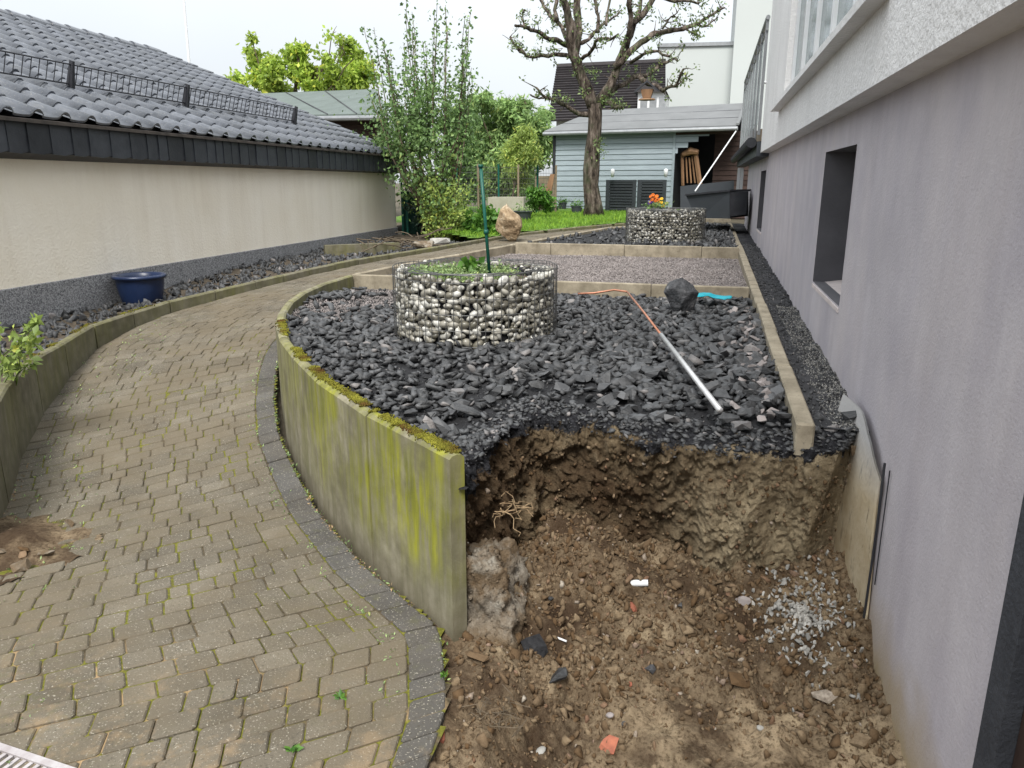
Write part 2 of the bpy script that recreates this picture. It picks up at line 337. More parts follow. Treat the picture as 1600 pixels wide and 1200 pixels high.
MAT['felt_green'] = simple('green_grey_felt', (.13, .155, .145), (.10, .12, .11), 2, .9, .05, 150, .002)
MAT['felt_grey'] = simple('grey_felt', (.17, .175, .178), (.135, .14, .142), 2, .9, .05, 150, .002)
MAT['brown_board'] = simple('dark_brown_board', (.05, .03, .024), (.025, .015, .012), 5, .8, .3, 40, .002, (1, 1, 8))
MAT['blue_board'] = simple('blue_grey_board', (.31, .365, .395), (.26, .305, .335), 3, .65, .07, 60, .0008, (1, 1, 8))
MAT['tan_wood'] = simple('tan_wood', (.30, .17, .09), (.17, .095, .05), 9, .65, .2, 60, .001, (1, 1, .2))
MAT['old_wood'] = simple('old_wood', (.24, .19, .13), (.13, .10, .07), 9, .8, .25, 60, .002, (1, 1, .2))
n = NT('tree_bark', .92, .15); v = n.mapv((1, 1, .25)); c = n.ramp(n.noise(13, 5, .65, v), [(.36, (.018, .014, .011)), (.5, (.09, .07, .056)), (.66, (.25, .205, .17))])
c = n.mix(n.ramp(n.noise(3.5, 4), [(.5, 0.), (.66, .55)]), c, (.085, .10, .055)); n.color(c); n.bump((n.noise(16, 6, .75, v), 1., .07)); MAT['bark'] = n.m
MAT['stem'] = simple('brown_stem', (.13, .10, .07), (.07, .055, .035), 20, .85, .2, 60, .002)
MAT['green_stem'] = simple('green_stem', (.14, .18, .06), (.09, .12, .04), 20, .7, .2, 60, .001)
MAT['leaf_mid'] = m_leaf('mid_green_leaf', (.16, .26, .085), (.07, .125, .045))
MAT['leaf_bright'] = m_leaf('bright_green_leaf', (.38, .50, .085), (.19, .29, .05), .5)
MAT['leaf_far'] = m_leaf('far_green_leaf', (.27, .40, .14), (.13, .22, .075), .4)
MAT['leaf_bamboo'] = m_leaf('yellow_green_leaf', (.33, .43, .11), (.17, .24, .06), .4)
MAT['leaf_apple'] = m_leaf('young_apple_leaf', (.17, .235, .085), (.08, .12, .05), .35)
MAT['leaf_bush'] = m_leaf('bush_leaf', (.115, .25, .04), (.05, .13, .025), .35)
MAT['leaf_sedum'] = m_leaf('pale_sedum_leaf', (.27, .37, .15), (.13, .20, .08), .3)
MAT['grass'] = m_leaf('lawn_grass', (.22, .38, .045), (.10, .20, .03), .4)
MAT['lawn'] = simple('lawn_ground', (.12, .22, .03), (.06, .11, .02), 8, .95, 0, 60, .01)
MAT['conifer'] = m_leaf('dark_green_foliage', (.03, .065, .04), (.012, .03, .02), .15)
n = NT('gabion_pebble', .33, .5); c = n.ramp(n.rand(), [(0, (.07, .064, .05)), (.3, (.20, .185, .15)), (.6, (.38, .36, .31)), (1, (.62, .61, .57))])
c = n.mix(n.ramp(n.noise(18, 4, .6), [(.42, 0.), (.65, .55)]), c, (.08, .075, .05)); n.color(c); n.bump((n.noise(80, 3), .4, .002)); MAT['pebble'] = n.m
MAT['wire'] = simple('galvanised_wire', (.16, .16, .155), (.09, .09, .09), 30, .5, .1, 30, 0, metal=.5)
n = NT('tan_boulder', .85, .2); c = n.ramp(n.noise(7, 6, .7), [(.3, (.14, .09, .05)), (.5, (.34, .25, .155)), (.7, (.56, .47, .35))]); n.color(c); n.bump((n.noise(10, 6, .7), 1., .05)); MAT['boulder'] = n.m
n = NT('black_quartz_rock', .6, .35); c = n.ramp(n.noise(9, 6, .7), [(.4, (.025, .027, .03)), (.6, (.08, .08, .085)), (.7, (.35, .34, .33))]); n.color(c); n.bump((n.noise(14, 5, .7), 1., .03)); MAT['rock'] = n.m
n = NT('rubble_concrete', .92, .15); c = n.ramp(n.noise(9, 6, .7), [(.3, (.12, .10, .075)), (.5, (.25, .215, .17)), (.72, (.42, .39, .33))]); c = n.mix(n.ramp(n.voro(38, out='Distance'), [(.1, .5), (.25, 0.)]), c, (.4, .37, .33)); c = n.mix(n.ramp(n.noise(6, 5, .65), [(.42, 0.), (.58, .85)]), c, (.15, .10, .055)); c = n.mix(n.mr(n.sep()[2], .08, -.12), c, (.17, .115, .062)); n.color(c); n.bump((n.noise(26, 6, .75), 1., .03), (n.voro(40), .6, .01)); MAT['rubble'] = n.m
n = NT('dimpled_membrane', .7, .3); c = n.ramp(n.noise(4, 5, .65), [(.3, (.36, .27, .155)), (.7, (.56, .48, .34))]); v = n.mapv((1, 1, 1)); d = n.voro(48)
c = n.mix(n.ramp(n.noise(20, 4, .7, n.mapv((1, 1, .3))), [(.58, 0.), (.7, .75)]), c, (.06, .045, .03)); s_ = n.sep(); c = n.mix(n.mr(s_[2], .38, .60), c, (.42, .41, .40)); n.color(c); n.bump((d, .35, .003)); MAT['dimple'] = n.m
MAT['blue_pot'] = simple('blue_glazed_pot', (.012, .026, .075), (.008, .018, .055), 9, .35, 0, 30, .001, spec=.5)
MAT['cyan'] = simple('turquoise_cloth', (.02, .33, .40), (.01, .24, .31), 12, .7, 0, 30, .004)
MAT['copper'] = simple('copper_pipe', (.50, .24, .15), (.32, .13, .08), 20, .45, 0, 60, .0005, metal=.4)
MAT['alu'] = simple('aluminium_tube', (.66, .66, .66), (.5, .5, .5), 20, .35, 0, 60, .0003, metal=.5)
MAT['green_post'] = simple('green_plastic_post', (.012, .10, .075), (.008, .07, .05), 20, .4, 0, 30, 0)
MAT['brick_red'] = simple('red_brick_fragment', (.34, .12, .07), (.2, .07, .045), 30, .9, .3, 100, .003)
MAT['grate'] = simple('galvanised_grate', (.50, .48, .48), (.34, .30, .30), 20, .5, 0, 60, .001, metal=.3)
MAT['orange'] = simple('orange_petal', (.5, .13, .012), (.6, .12, .01), 20, .6, .2, 30, 0)
MAT['yellow'] = simple('yellow_petal', (.5, .31, .015), (.6, .35, .01), 20, .6, .2, 30, 0)
MAT['purple'] = simple('purple_petal', (.09, .04, .22), (.05, .02, .14), 20, .6, .2, 30, 0)
MAT['black_strip'] = simple('black_bitumen_grit', (.05, .05, .053), (.016, .016, .018), 9, .85, 0, 80, .012)
MAT['ground'] = simple('earth', (.10, .085, .055), (.06, .05, .035), 2, .95, 0, 20, .01)
MAT['straw'] = simple('dry_root', (.36, .26, .15), (.24, .16, .09), 30, .85, .2, 50, 0)
MAT['far_tile'] = simple('far_roof_tile', (.062, .055, .057), (.04, .036, .038), 3, .6, .15, 30, .002)
g = NT('window_glass', .06, .6); g.color((.05, .06, .07)); MAT['glass'] = g.m
g = NT('tinted_glass', .1, .5); g.color((.42, .50, .50)); g.b.inputs['Alpha'].default_value = .45; MAT['rail_glass'] = g.m
MAT['curtain'] = simple('white_curtain', (.66, .68, .70), (.55, .57, .6), 2, .9, 0, 30, .001)

SLATES = [hull_proto(14, 1, .76, .30 + .025 * (k % 8), 100 + k) for k in range(20)]
CLODS = [hull_proto(11, 1, .8, .62, 300 + k, k % 3 != 0) for k in range(16)]
BITS = [hull_proto(7, 1, .85, .65, 500 + k, False) for k in range(10)]
PEBS = [ico_proto(2, 1, .8, .62, 700 + k) for k in range(14)]
def mesh_of(name, vf, m, smooth=False):
    me = bpy.data.meshes.new(name); me.from_pydata(np.asarray(vf[0]).tolist(), [], [list(q) for q in vf[1]]); me.materials.append(m)
    if smooth: me.polygons.foreach_set('use_smooth', [True] * len(me.polygons))
    return me
def poly_in(px, py, poly):
    px = np.asarray(px); py = np.asarray(py); r = np.zeros(px.shape, bool); n = len(poly)
    for i in range(n):
        x0, y0 = poly[i][:2]; x1, y1 = poly[(i + 1) % n][:2]
        c = ((y0 > py) != (y1 > py)) & (px < (x1 - x0) * (py - y0) / ((y1 - y0) + 1e-12) + x0); r ^= c
    return r
def sheet(name, x0, x1, y0, y1, res, zf, m, parent=None, poly=None, smooth=True):
    xs = np.arange(x0, x1 + res, res); ys = np.arange(y0, y1 + res, res); X, Y = np.meshgrid(xs, ys)
    Z = zf(X, Y); nx = len(xs); V = np.stack([X, Y, Z], -1).reshape(-1, 3)
    I, J = np.meshgrid(np.arange(nx - 1), np.arange(len(ys) - 1)); a = (J * nx + I).ravel()
    if poly is not None:
        cx = (X[:-1, :-1] + res / 2).ravel(); cy = (Y[:-1, :-1] + res / 2).ravel(); a = a[poly_in(cx, cy, poly)]
    F = np.stack([a, a + 1, a + nx + 1, a + nx], -1)
    used = np.unique(F); mp = -np.ones(len(V), int); mp[used] = np.arange(len(used))
    return mk(name, V[used], mp[F].tolist(), m, parent, smooth)
def visible_size(p, s=1.):
    """rough on-screen size of something at p; 0 outside the view"""
    d = np.asarray(p) - C0; c, s_ = math.cos(YAW), math.sin(YAW); bx = d[0] * c + d[1] * s_; by = -d[0] * s_ + d[1] * c
    c, s_ = math.cos(PITCH), math.sin(PITCH); ay = by * c - d[2] * s_; az = by * s_ + d[2] * c
    if ay <= .1: return 0
    u = 800 + bx * FPX / ay; v = 600 - az * FPX / ay
    return s / ay if -30 < u < 1630 and -30 < v < 1230 else 0

# ================================================================== GROUND
gx = np.array([-900, -300, -100, -40, -20, -12, -9, -7, -6, -5, -4.4, -3.6, -3, -2.2, -1.6, -1.15, -1.1, -.5, .2, .74, .78, 1.6, 3, 6, 12, 30, 100, 300, 900.])
gy = np.array([-900, -300, -100, -30, -8, -3, .2, .3, 1, 2, 3, 3.75, 3.8, 4.5, 5.2, 6, 7, 8, 10, 12, 14, 17, 20, 25, 30, 40, 60, 100, 300, 900.])
X, Y = np.meshgrid(gx, gy); Z = pz(Y) - .13
Z[(X > -1.12) & (X < .75) & (Y > .25) & (Y < 3.77)] = -.75
V = np.stack([X, Y, Z], -1).reshape(-1, 3); nx = len(gx)
tag(mk('ground', V, [(j * nx + i, j * nx + i + 1, (j + 1) * nx + i + 1, (j + 1) * nx + i) for j in range(len(gy) - 1) for i in range(nx - 1)], MAT['ground']), kind='structure')

# ================================================================== PATH
LR = [((-1.3, .0), (-.60, .9)), ((-1.75, .3), (-.64, 1.45)), ((-2.15, .75), (-.70, 1.95)), ((-2.4, 1.15), (-.86, 2.34)), ((-2.62, 1.5), (-1.33, 2.70)), ((-2.85, 1.95), (-1.80, 3.16)),
      ((-3.1, 2.4), (-2.17, 3.58)), ((-3.45, 2.90), (-2.53, 4.02)), ((-3.87, 3.38), (-2.83, 4.48)), ((-4.30, 3.98), (-3.07, 4.92)), ((-4.62, 4.56), (-3.27, 5.36)),
      ((-4.87, 5.14), (-3.41, 5.85)), ((-4.94, 5.69), (-3.49, 6.35)), ((-4.90, 6.14), (-3.50, 6.75)), ((-4.64, 7.19), (-3.42, 7.35)), ((-4.45, 8.0), (-3.2, 8.1)),
      ((-4.27, 8.95), (-2.97, 8.9)), ((-3.76, 10.66), (-2.63, 10.3)), ((-3.50, 11.73), (-2.38, 11.5)), ((-3.12, 13.15), (-2.05, 13.0)), ((-2.38, 14.4), (-1.75, 14.3)), ((-1.62, 15.8), (-1.25, 15.2)), ((-.6, 17.3), (-.4, 16.4))]
Lp = np.array([a for a, b in LR]); Rp = np.array([b for a, b in LR])
mid = (Lp + Rp) / 2; S = np.concatenate([[0], np.cumsum(np.linalg.norm(np.diff(mid, axis=0), axis=1))])
def LRat(s): return np.array([np.interp(s, S, Lp[:, 0]), np.interp(s, S, Lp[:, 1])]), np.array([np.interp(s, S, Rp[:, 0]), np.interp(s, S, Rp[:, 1])])
path = sheet('path', -5.2, -.3, -.1, 17.4, .025, lambda X, Y: pz(Y) - .0028 + fbm(np.stack([X, Y, X * 0], -1), 3, 3, 5) * .012, MAT['joint'], None,
             poly=[tuple(p) for p in Lp] + [tuple(p + np.array([.0, 0])) for p in Rp[::-1]])
tag(path, kind='structure')
def paver_shape(q, zoff, ch=.009, bev=.005, gap=.0028):
    """q: 4 ground corners (ccw)"""
    q = np.array(q); c = q.mean(0)
    def inset(q, d):
        r = []
        for k in range(4):
            a, b, e = q[k - 1], q[k], q[(k + 1) % 4]; u = (a - b) / (np.linalg.norm(a - b) + 1e-9); w = (e - b) / (np.linalg.norm(e - b) + 1e-9); r.append(b + (u + w) * d)
        return np.array(r)
    def octo(q, ch):
        r = []
        for k in range(4):
            a, b, e = q[k - 1], q[k], q[(k + 1) % 4]; u = (a - b) / (np.linalg.norm(a - b) + 1e-9); w = (e - b) / (np.linalg.norm(e - b) + 1e-9)
            r += [b + u * ch, b + w * ch]
        return np.array(r)
    o = octo(inset(q, gap), ch * random.uniform(.5, 1.2)); t = octo(inset(q, gap + bev), ch * .7)
    tx, ty = random.uniform(-.012, .012), random.uniform(-.012, .012)
    def z(p, d): return pz(p[:, 1]) + zoff + d + (p[:, 0] - c[0]) * tx + (p[:, 1] - c[1]) * ty
    v = np.vstack([np.column_stack([o, z(o, -.05)]), np.column_stack([o, z(o, -bev * .9)]), np.column_stack([t, z(t, 0)])])
    f = [(k, (k + 1) % 8, 8 + (k + 1) % 8, 8 + k) for k in range(8)] + [(8 + k, 8 + (k + 1) % 8, 16 + (k + 1) % 8, 16 + k) for k in range(8)] + [tuple(range(16, 24))]
    return v, f
pav = []  # (size, verts, faces, dark)
s = .0; EW = .132
while s < S[-1] - .2:
    pitch = .104 * random.uniform(.96, 1.04); a0, b0 = LRat(s); a1, b1 = LRat(s + pitch)
    w = np.linalg.norm(b0 - a0); x = 0; we = w - EW
    while x < we - .01:
        l = random.choice([.078, .104, .13, .13, .156]); 
        if we - x - l < .05: l = we - x
        j = random.uniform(-.004, .004)
        f0, f1 = x / w, (x + l) / w; q = [a0 + (b0 - a0) * f0, a0 + (b0 - a0) * f1, a1 + (b1 - a1) * f1, a1 + (b1 - a1) * f0]
        c = np.mean(q, 0); x += l
        if np.hypot((c[0] + 3.02) / .34, (c[1] - 2.42) / .30) < 1: continue
        v, f = paver_shape(q, .004 + random.uniform(-.003, .003))
        pav.append((visible_size(v.mean(0)), v, f, 0))
    s += pitch
s = .0
while s < S[-1] - .3:   # edge course along the wall, larger darker stones
    pl = .13 if s > 1.6 else .09; ds = pl * (S[-1] / S[-1]); a0, b0 = LRat(s); k = 0
    # step by real distance along the right side
    e = s
    while True:
        e += .01; _, b1 = LRat(e)
        if np.linalg.norm(b1 - b0) >= pl * random.uniform(.94, 1.06) or e > S[-1] - .2: break
    a1, b1 = LRat(e); d0 = (b0 - a0) / np.linalg.norm(b0 - a0); d1 = (b1 - a1) / np.linalg.norm(b1 - a1)
    v, f = paver_shape([b0 - d0 * EW, b0 - d0 * .004, b1 - d1 * .004, b1 - d1 * EW], .006 + random.uniform(-.004, .004), .011); pav.append((visible_size(v.mean(0)) * 1.05, v, f, 1)); s = e
pav.sort(key=lambda t: -t[0])
for sz, v, f, d in pav[:300]: centered('paver', v, f, MAT['paver_dark' if d else 'paver'], path)
for d, nm in ((0, 'distant_pavers'), (1, 'distant_edge_pavers')):
    mb = MB()
    for sz, v, f, dd in pav[300:]:
        if dd == d: mb.add(v, f)
    tag(mb.build(nm, MAT['paver_dark' if d else 'paver'], path), kind='stuff')

# ================================================================== RETAINING WALL (right side of the path)
def panel_run(pts, tops, outward, thick, mat, parent, name, maxlen=.5, gap=.013, zdown=.25):
    pts = np.array(pts); seg = []
    for k in range(len(pts) - 1):
        n_ = max(1, int(round(np.linalg.norm(pts[k + 1] - pts[k]) / maxlen)))
        for j in range(n_): seg.append((k + j / n_, k + (j + 1) / n_))
    ip = lambda t: np.array([np.interp(t, range(len(pts)), pts[:, 0]), np.interp(t, range(len(pts)), pts[:, 1])]); it = lambda t: np.interp(t, range(len(pts)), tops)
    for t0, t1 in seg:
        a, b = ip(t0), ip(t1); d = (b - a) / np.linalg.norm(b - a); nrm = np.array([-d[1], d[0]]) * outward; a = a + d * gap / 2; b = b - d * gap / 2
        dz = random.uniform(-.004, .004); dn = random.uniform(-.004, .004); za, zb = it(t0) + dz, it(t1) + dz; L_ = np.linalg.norm(b - a); m = 8; V = []; 
        prof = [(0, None), (0, -.014), (.012, -.003), (thick * .5, 0), (thick - .012, -.003), (thick, -.014), (thick, None)]
        for i in range(m + 1):
            p = a + (b - a) * i / m; zt = za + (zb - za) * i / m + .006 * (fbm(np.array([[p[0], p[1], 0]]), 9, 3, 4)[0])
            zb_ = float(pz(p[1])) - zdown
            for o, z in prof:
                q = p + nrm * (o + dn); V.append((q[0], q[1], zb_ if z is None else zt + z))
        F = [(i * 7 + j, (i + 1) * 7 + j, (i + 1) * 7 + j + 1, i * 7 + j + 1) for i in range(m) for j in range(6)] + [tuple(range(7)), tuple(m * 7 + j for j in range(6, -1, -1))]
        centered(name, V, F, mat, parent)
WR = [(-.80, 2.30), (-1.31, 2.73), (-1.79, 3.20), (-2.15, 3.62), (-2.50, 4.06), (-2.80, 4.51), (-3.04, 4.95), (-3.24, 5.39), (-3.38, 5.86), (-3.46, 6.35), (-3.47, 6.98)]
TOPR = [.695, .685, .68, .68, .68, .68, .68, .68, .69, .695, .705]
wall_r = empty('retaining_wall', (-.8, 2.3, 0), 'curved mossy concrete panel retaining wall right of the path, holding the slate bed', 'retaining wall')
panel_run(WR, TOPR, -1, .06, MAT['panel'], wall_r, 'concrete_panel', .75)
WR2 = [(-3.46, 7.08), (-3.2, 8.1), (-2.95, 8.9), (-2.62, 10.3), (-2.36, 11.5), (-2.03, 13.0), (-1.73, 14.3), (-1.23, 15.2), (-.4, 16.4)]
w2 = empty('edging_kerb', (-3.46, 7.0, .5), 'low concrete kerb edging the upper path behind the pebble planter', 'kerb')
panel_run(WR2, [.71, .74, .755, .775, .79, .80, .81, .81, .82], -1, .05, MAT['kerb'], w2, 'kerb_stone', 1.)
WL = [(-3.06, 2.42), (-3.40, 2.86), (-3.86, 3.38), (-4.29, 3.98), (-4.61, 4.56), (-4.87, 5.14), (-4.95, 5.69), (-4.91, 6.14), (-4.65, 7.19), (-4.46, 8.0), (-4.28, 8.95), (-3.77, 10.66), (-3.51, 11.73), (-3.13, 13.15), (-2.39, 14.4), (-1.63, 15.8), (-.6, 17.3)]
TOPL = [.50, .485, .47, .46, .44, .46, .47, .51, .58, .63, .66, .70, .72, .75, .79, .80, .82]
w3 = empty('left_kerb_wall', (-3.4, 2.9, 0), 'curved weathered concrete kerb wall along the left side of the paved path', 'kerb wall')
w3.name = 'kerb_wall'
panel_run(WL, TOPL, 1, .07, MAT['panel2'], w3, 'concrete_panel', .55)
def moss_run(name, pts, tops, outward, ranges, parent, n, w=.04, off=.03):
    pts = np.array(pts); T = []
    for k in range(n):
        a, b = random.choice(ranges); t = random.uniform(a, b); p = np.array([np.interp(t, range(len(pts)), pts[:, 0]), np.interp(t, range(len(pts)), pts[:, 1])]); i = min(int(t), len(pts) - 2)
        d = pts[i + 1] - pts[i]; d = d / np.linalg.norm(d); nr = np.array([-d[1], d[0]]) * outward
        if fbm(np.array([[p[0], p[1], 0]]), 6, 2, 9)[0] < -.10: continue
        q = p + nr * (off + random.gauss(0, w * .35)); s = random.uniform(.003, .0075)
        T.append((random.randrange(len(BITS)), rot_rand() @ np.diag([s * 1.4, s * 1.4, s * .8]), np.array([q[0], q[1], np.interp(t, range(len(pts)), tops) + .002])))
    return tag(bulk(name, BITS, T, MAT['moss'], parent), kind='stuff')
moss_run('moss_cushion', WR, TOPR, -1, [(.03, .9), (.1, .5), (1., 1.5), (1.5, 2.9), (2.0, 4.6), (2.2, 3.4), (4.3, 5.2)], wall_r, 8500, .034, .044)
moss_run('moss_cushion', WL, TOPL, 1, [(3.2, 4), (4.5, 6.6)], w3, 900, .05, .06)

# transverse slabs in the bed
def slab_row(name, x0, x1, y, zt0, zt1, lens, label, h=.26, th=.055):
    e = empty(name, (x0, y, zt0 - h), label, 'kerb'); x = x0; k = 0
    while x < x1 - .02:
        l = min(lens[k % len(lens)], x1 - x); a, b = x + .002, x + l - .002; za = zt0 + (zt1 - zt0) * (a - x0) / (x1 - x0); j = random.uniform(-.003, .003)
        m = MB(); m.bbox((a, y + j, za - h), (b, y + th + j, za), .007); centered('kerb_stone', np.vstack(m.v), m.f, MAT['kerb'], e); x += l; k += 1
    return e
slab_row('edging_kerb', -3.44, .40, 7.0, .705, .70, [.98, 1.0, 1.0], 'front cross row of concrete edging slabs behind the near pebble planter')
slab_row('edging_kerb', -2.55, .42, 10.25, .80, .79, [.5, 1.0, 1.0], 'rear cross row of concrete edging slabs in front of the far pebble planter')
e = empty('edging_kerb', (.44, 3.2, .45), 'long straight concrete kerb line parallel to the grey house wall', 'kerb')
ky = 3.20
while ky < 17:
    z0 = np.interp(ky, [3.2, 5, 7, 10, 16], [.63, .665, .70, .745, .79]); z1 = np.interp(ky + 1, [3.2, 5, 7, 10, 16], [.63, .665, .70, .745, .79]); m = MB()
    x = .41 + random.uniform(-.004, .004); m.bbox((x, ky + .003, -.14), (x + .075, ky + .997, 0), .008); v = np.vstack(m.v); v[:, 2] += z0 + (z1 - z0) * (v[:, 1] - ky)
    centered('kerb_stone', v, m.f, MAT['kerb'], e); ky += 1

# ================================================================== SLATE BED
EDGE = [(-.84, 2.36, .61), (-.81, 2.62, .58), (-.79, 2.95, .55), (-.79, 3.22, .53), (-.70, 3.40, .52), (-.52, 3.37, .52), (-.31, 3.19, .51), (-.2, 3.16, .51), (0, 3.2, .51), (.2, 3.1, .51), (.39, 3.2, .51), (.58, 3.2, .52), (.66, 3.35, .53), (.80, 3.4, .53)]
BASE = [(-.80, 2.42, .05), (-.76, 2.65, .05), (-.73, 2.9, .03), (-.71, 3.1, .0), (-.63, 3.22, 0), (-.5, 3.27, -.02), (-.3, 3.27, -.04), (-.2, 3.26, -.04), (0, 3.22, -.05), (.15, 3.22, -.05), (.33, 3.3, -.05), (.5, 3.34, -.05), (.62, 3.4, -.05), (.80, 3.42, -.05)]
bedpoly = [(p[0] + (.03 if i else .05), p[1] + .02) for i, p in enumerate(WR)] + [(.43, 7.02), (.43, 3.28), (.2, 3.18), (0, 3.27), (-.2, 3.24), (-.31, 3.27), (-.52, 3.44), (-.72, 3.46), (-.86, 3.22), (-.86, 2.6)]
def zbed(X, Y):
    return bedz(X, Y) + fbm(np.stack([X, Y, X * 0], -1), 2.2, 4, 3) * .05 + fbm(np.stack([X, Y, X * 0], -1), 25, 3, 8) * .02 - .02
bed = tag(sheet('slate_bed', -3.6, .5, 2.2, 7.05, .03, zbed, MAT['slate_grit'], None, bedpoly), kind='structure')
def edge_dist(x, y): return min(math.hypot(x - a[0], y - a[1]) for a in EDGE)
lst = []; tries = 0
GAB1 = (-1.52, 4.98, .56)
while len(lst) < 5400 and tries < 60000:
    tries += 1; x = random.uniform(-3.5, .42); y = random.uniform(2.4, 7.0)
    if not poly_in(np.array([x]), np.array([y]), bedpoly)[0]: continue
    if math.hypot(x - GAB1[0], y - GAB1[1]) < GAB1[2] + .01: continue
    d = edge_dist(x, y)
    far_gravel = x < -2.15 + (y - 5.2) * .1 and y > 5.15 and fbm(np.array([[x, y, 0]]), 2.5, 2, 3)[0] > -.12
    if far_gravel and random.random() < .93: continue
    big = 1.
    pr = min(1, max(.10, (d - .12) / .40))
    if random.random() > pr: big = .45
    if d < .05: continue
    right = max(0, min(1, (x + .1) / .5))
    s = random.uniform(.022, .056) * big * (1 + .25 * right)
    if x < -1.2 and y < 4.2: s *= .8
    lst.append((x, y, s))
T = []; cand = []
for x, y, s in lst:
    z = float(zbed(np.array(x), np.array(y))) + s * random.uniform(.15, .55) + random.uniform(0, .015); k = random.randrange(20)
    rx, ry, rz = random.gauss(0, .38), random.gauss(0, .38), random.random() * 6.28; sc = (s * random.uniform(.9, 1.3), s * random.uniform(.8, 1.1), s * random.uniform(.75, 1.4))
    cand.append((visible_size((x, y, z), s), k, (x, y, z), (rx, ry, rz), sc))
cand.sort(key=lambda c: -c[0])
SM = [mesh_of('slate', p, MAT['slate']) for p in SLATES]
for vs, k, l, r, sc in cand[:300]: link_mesh('slate', SM[k], bed, l, r, sc)
tag(bulk('slate_rubble', SLATES, [(k, rotm(*r) @ np.diag(sc), np.array(l)) for vs, k, l, r, sc in cand[300:]], MAT['slate'], bed), kind='stuff')
T = []
for _ in range(9000):
    x = random.uniform(-3.4, .42); y = random.uniform(2.4, 6.9)
    if not poly_in(np.array([x]), np.array([y]), bedpoly)[0]: continue
    if y > 4.6 and random.random() < .6: continue
    s = random.uniform(.003, .011); T.append((random.randrange(10), rot_rand() @ np.diag([s * 1.4, s, s * .7]), np.array([x, y, float(zbed(np.array(x), np.array(y))) + s * .3])))
tag(bulk('slate_crumbs', BITS, T, MAT['slate'], bed), kind='stuff')
# pale stones along the kerb
T = []
for _ in range(80):
    y = random.uniform(3.35, 6.3); x = .37 - abs(random.gauss(0, .085)); s = random.uniform(.018, .040)
    o = link_mesh('kerb_side_stone', mesh_of('kerb_side_stone', CLODS[_ % 16], MAT['gravel_bit']), bed, (x, y, float(bedz(x, y)) + s * .8), (random.gauss(0, .4), random.gauss(0, .4), random.random() * 6), (s, s, s * .8))
# gravel bits in the back-left of the bed
def scatter(name, n, x0, x1, y0, y1, zf, smin, smax, m, parent, poly=None, cond=None, protos=BITS, flat=.7):
    T = []; xs = RNG.uniform(x0, x1, n); ys = RNG.uniform(y0, y1, n); ok = np.ones(n, bool) if poly is None else poly_in(xs, ys, poly)
    zs = zf(xs, ys)
    for x, y, z, o in zip(xs, ys, zs, ok):
        if not o or (cond and not cond(x, y)): continue
        s = random.uniform(smin, smax); T.append((random.randrange(len(protos)), rot_rand() @ np.diag([s * 1.2, s, s * flat]), np.array([x, y, z + s * .25])))
    return tag(bulk(name, protos, T, m, parent), kind='stuff')
scatter('pink_grey_gravel', 16000, -3.45, -1.6, 5.0, 6.95, lambda x, y: zbed(x, y) + .004, .005, .012, MAT['gravel_bit'], bed, bedpoly, lambda x, y: x < -2.1 + random.gauss(0, .25) or random.random() < .1)

# gravel bed between the rows
gpoly = [(-3.44, 7.05), (.41, 7.05), (.41, 10.25), (-2.6, 10.25), (-2.92, 8.9), (-3.17, 8.1)]
zg = lambda X, Y: np.interp(Y, [7, 10.3], [.635, .645]) + fbm(np.stack([X, Y, X * 0], -1), 1.5, 3, 2) * .03
gb = tag(sheet('gravel_bed', -3.5, .45, 7.0, 10.3, .08, zg, MAT['gravel'], None, gpoly), kind='structure')
scatter('gravel_stones', 15000, -3.4, .4, 7.06, 10.2, zg, .006, .016, MAT['gravel_bit'], gb, gpoly)
zf2 = lambda X, Y: np.interp(Y, [10.2, 16], [.735, .78]) + fbm(np.stack([X, Y, X * 0], -1), 1.5, 3, 2) * .03
fpoly = [(-2.6, 10.3), (.42, 10.3), (.42, 16.4), (-.45, 16.4), (-1.25, 15.2), (-1.75, 14.3), (-2.05, 13), (-2.36, 11.5)]
fb = tag(sheet('far_slate_bed', -2.7, .45, 10.3, 16.4, .12, zf2, MAT['slate_grit'], None, fpoly), kind='structure')
scatter('far_slate_rubble', 2600, -2.6, .41, 10.35, 16, zf2, .025, .06, MAT['slate'], fb, fpoly, lambda x, y: x > -.5 or random.random() < .25, SLATES)

# strip between kerb and house wall
zs_ = lambda X, Y: np.interp(Y, [3.2, 5, 7, 10, 16], [.575, .61, .645, .69, .75]) + fbm(np.stack([X, Y, X * 0], -1), 6, 4, 12) * .05 + .045 * np.sin(Y * 26 + fbm(np.stack([X, Y, X * 0], -1), 3, 2, 1) * 8) * .25 * (Y > 6)
st = tag(sheet('drainage_strip', .47, .74, 3.30, 17, .03, zs_, MAT['black_strip']), kind='structure')
scatter('chipped_gravel', 6000, .57, .72, 3.3, 6.5, lambda x, y: zs_(x, y) + .002, .002, .0065, MAT['pale'], st, None, lambda x, y: random.random() < (x - .5) * 4.5)
scatter('black_chippings', 2500, .49, .72, 3.3, 12, zs_, .006, .016, MAT['slate'], st)

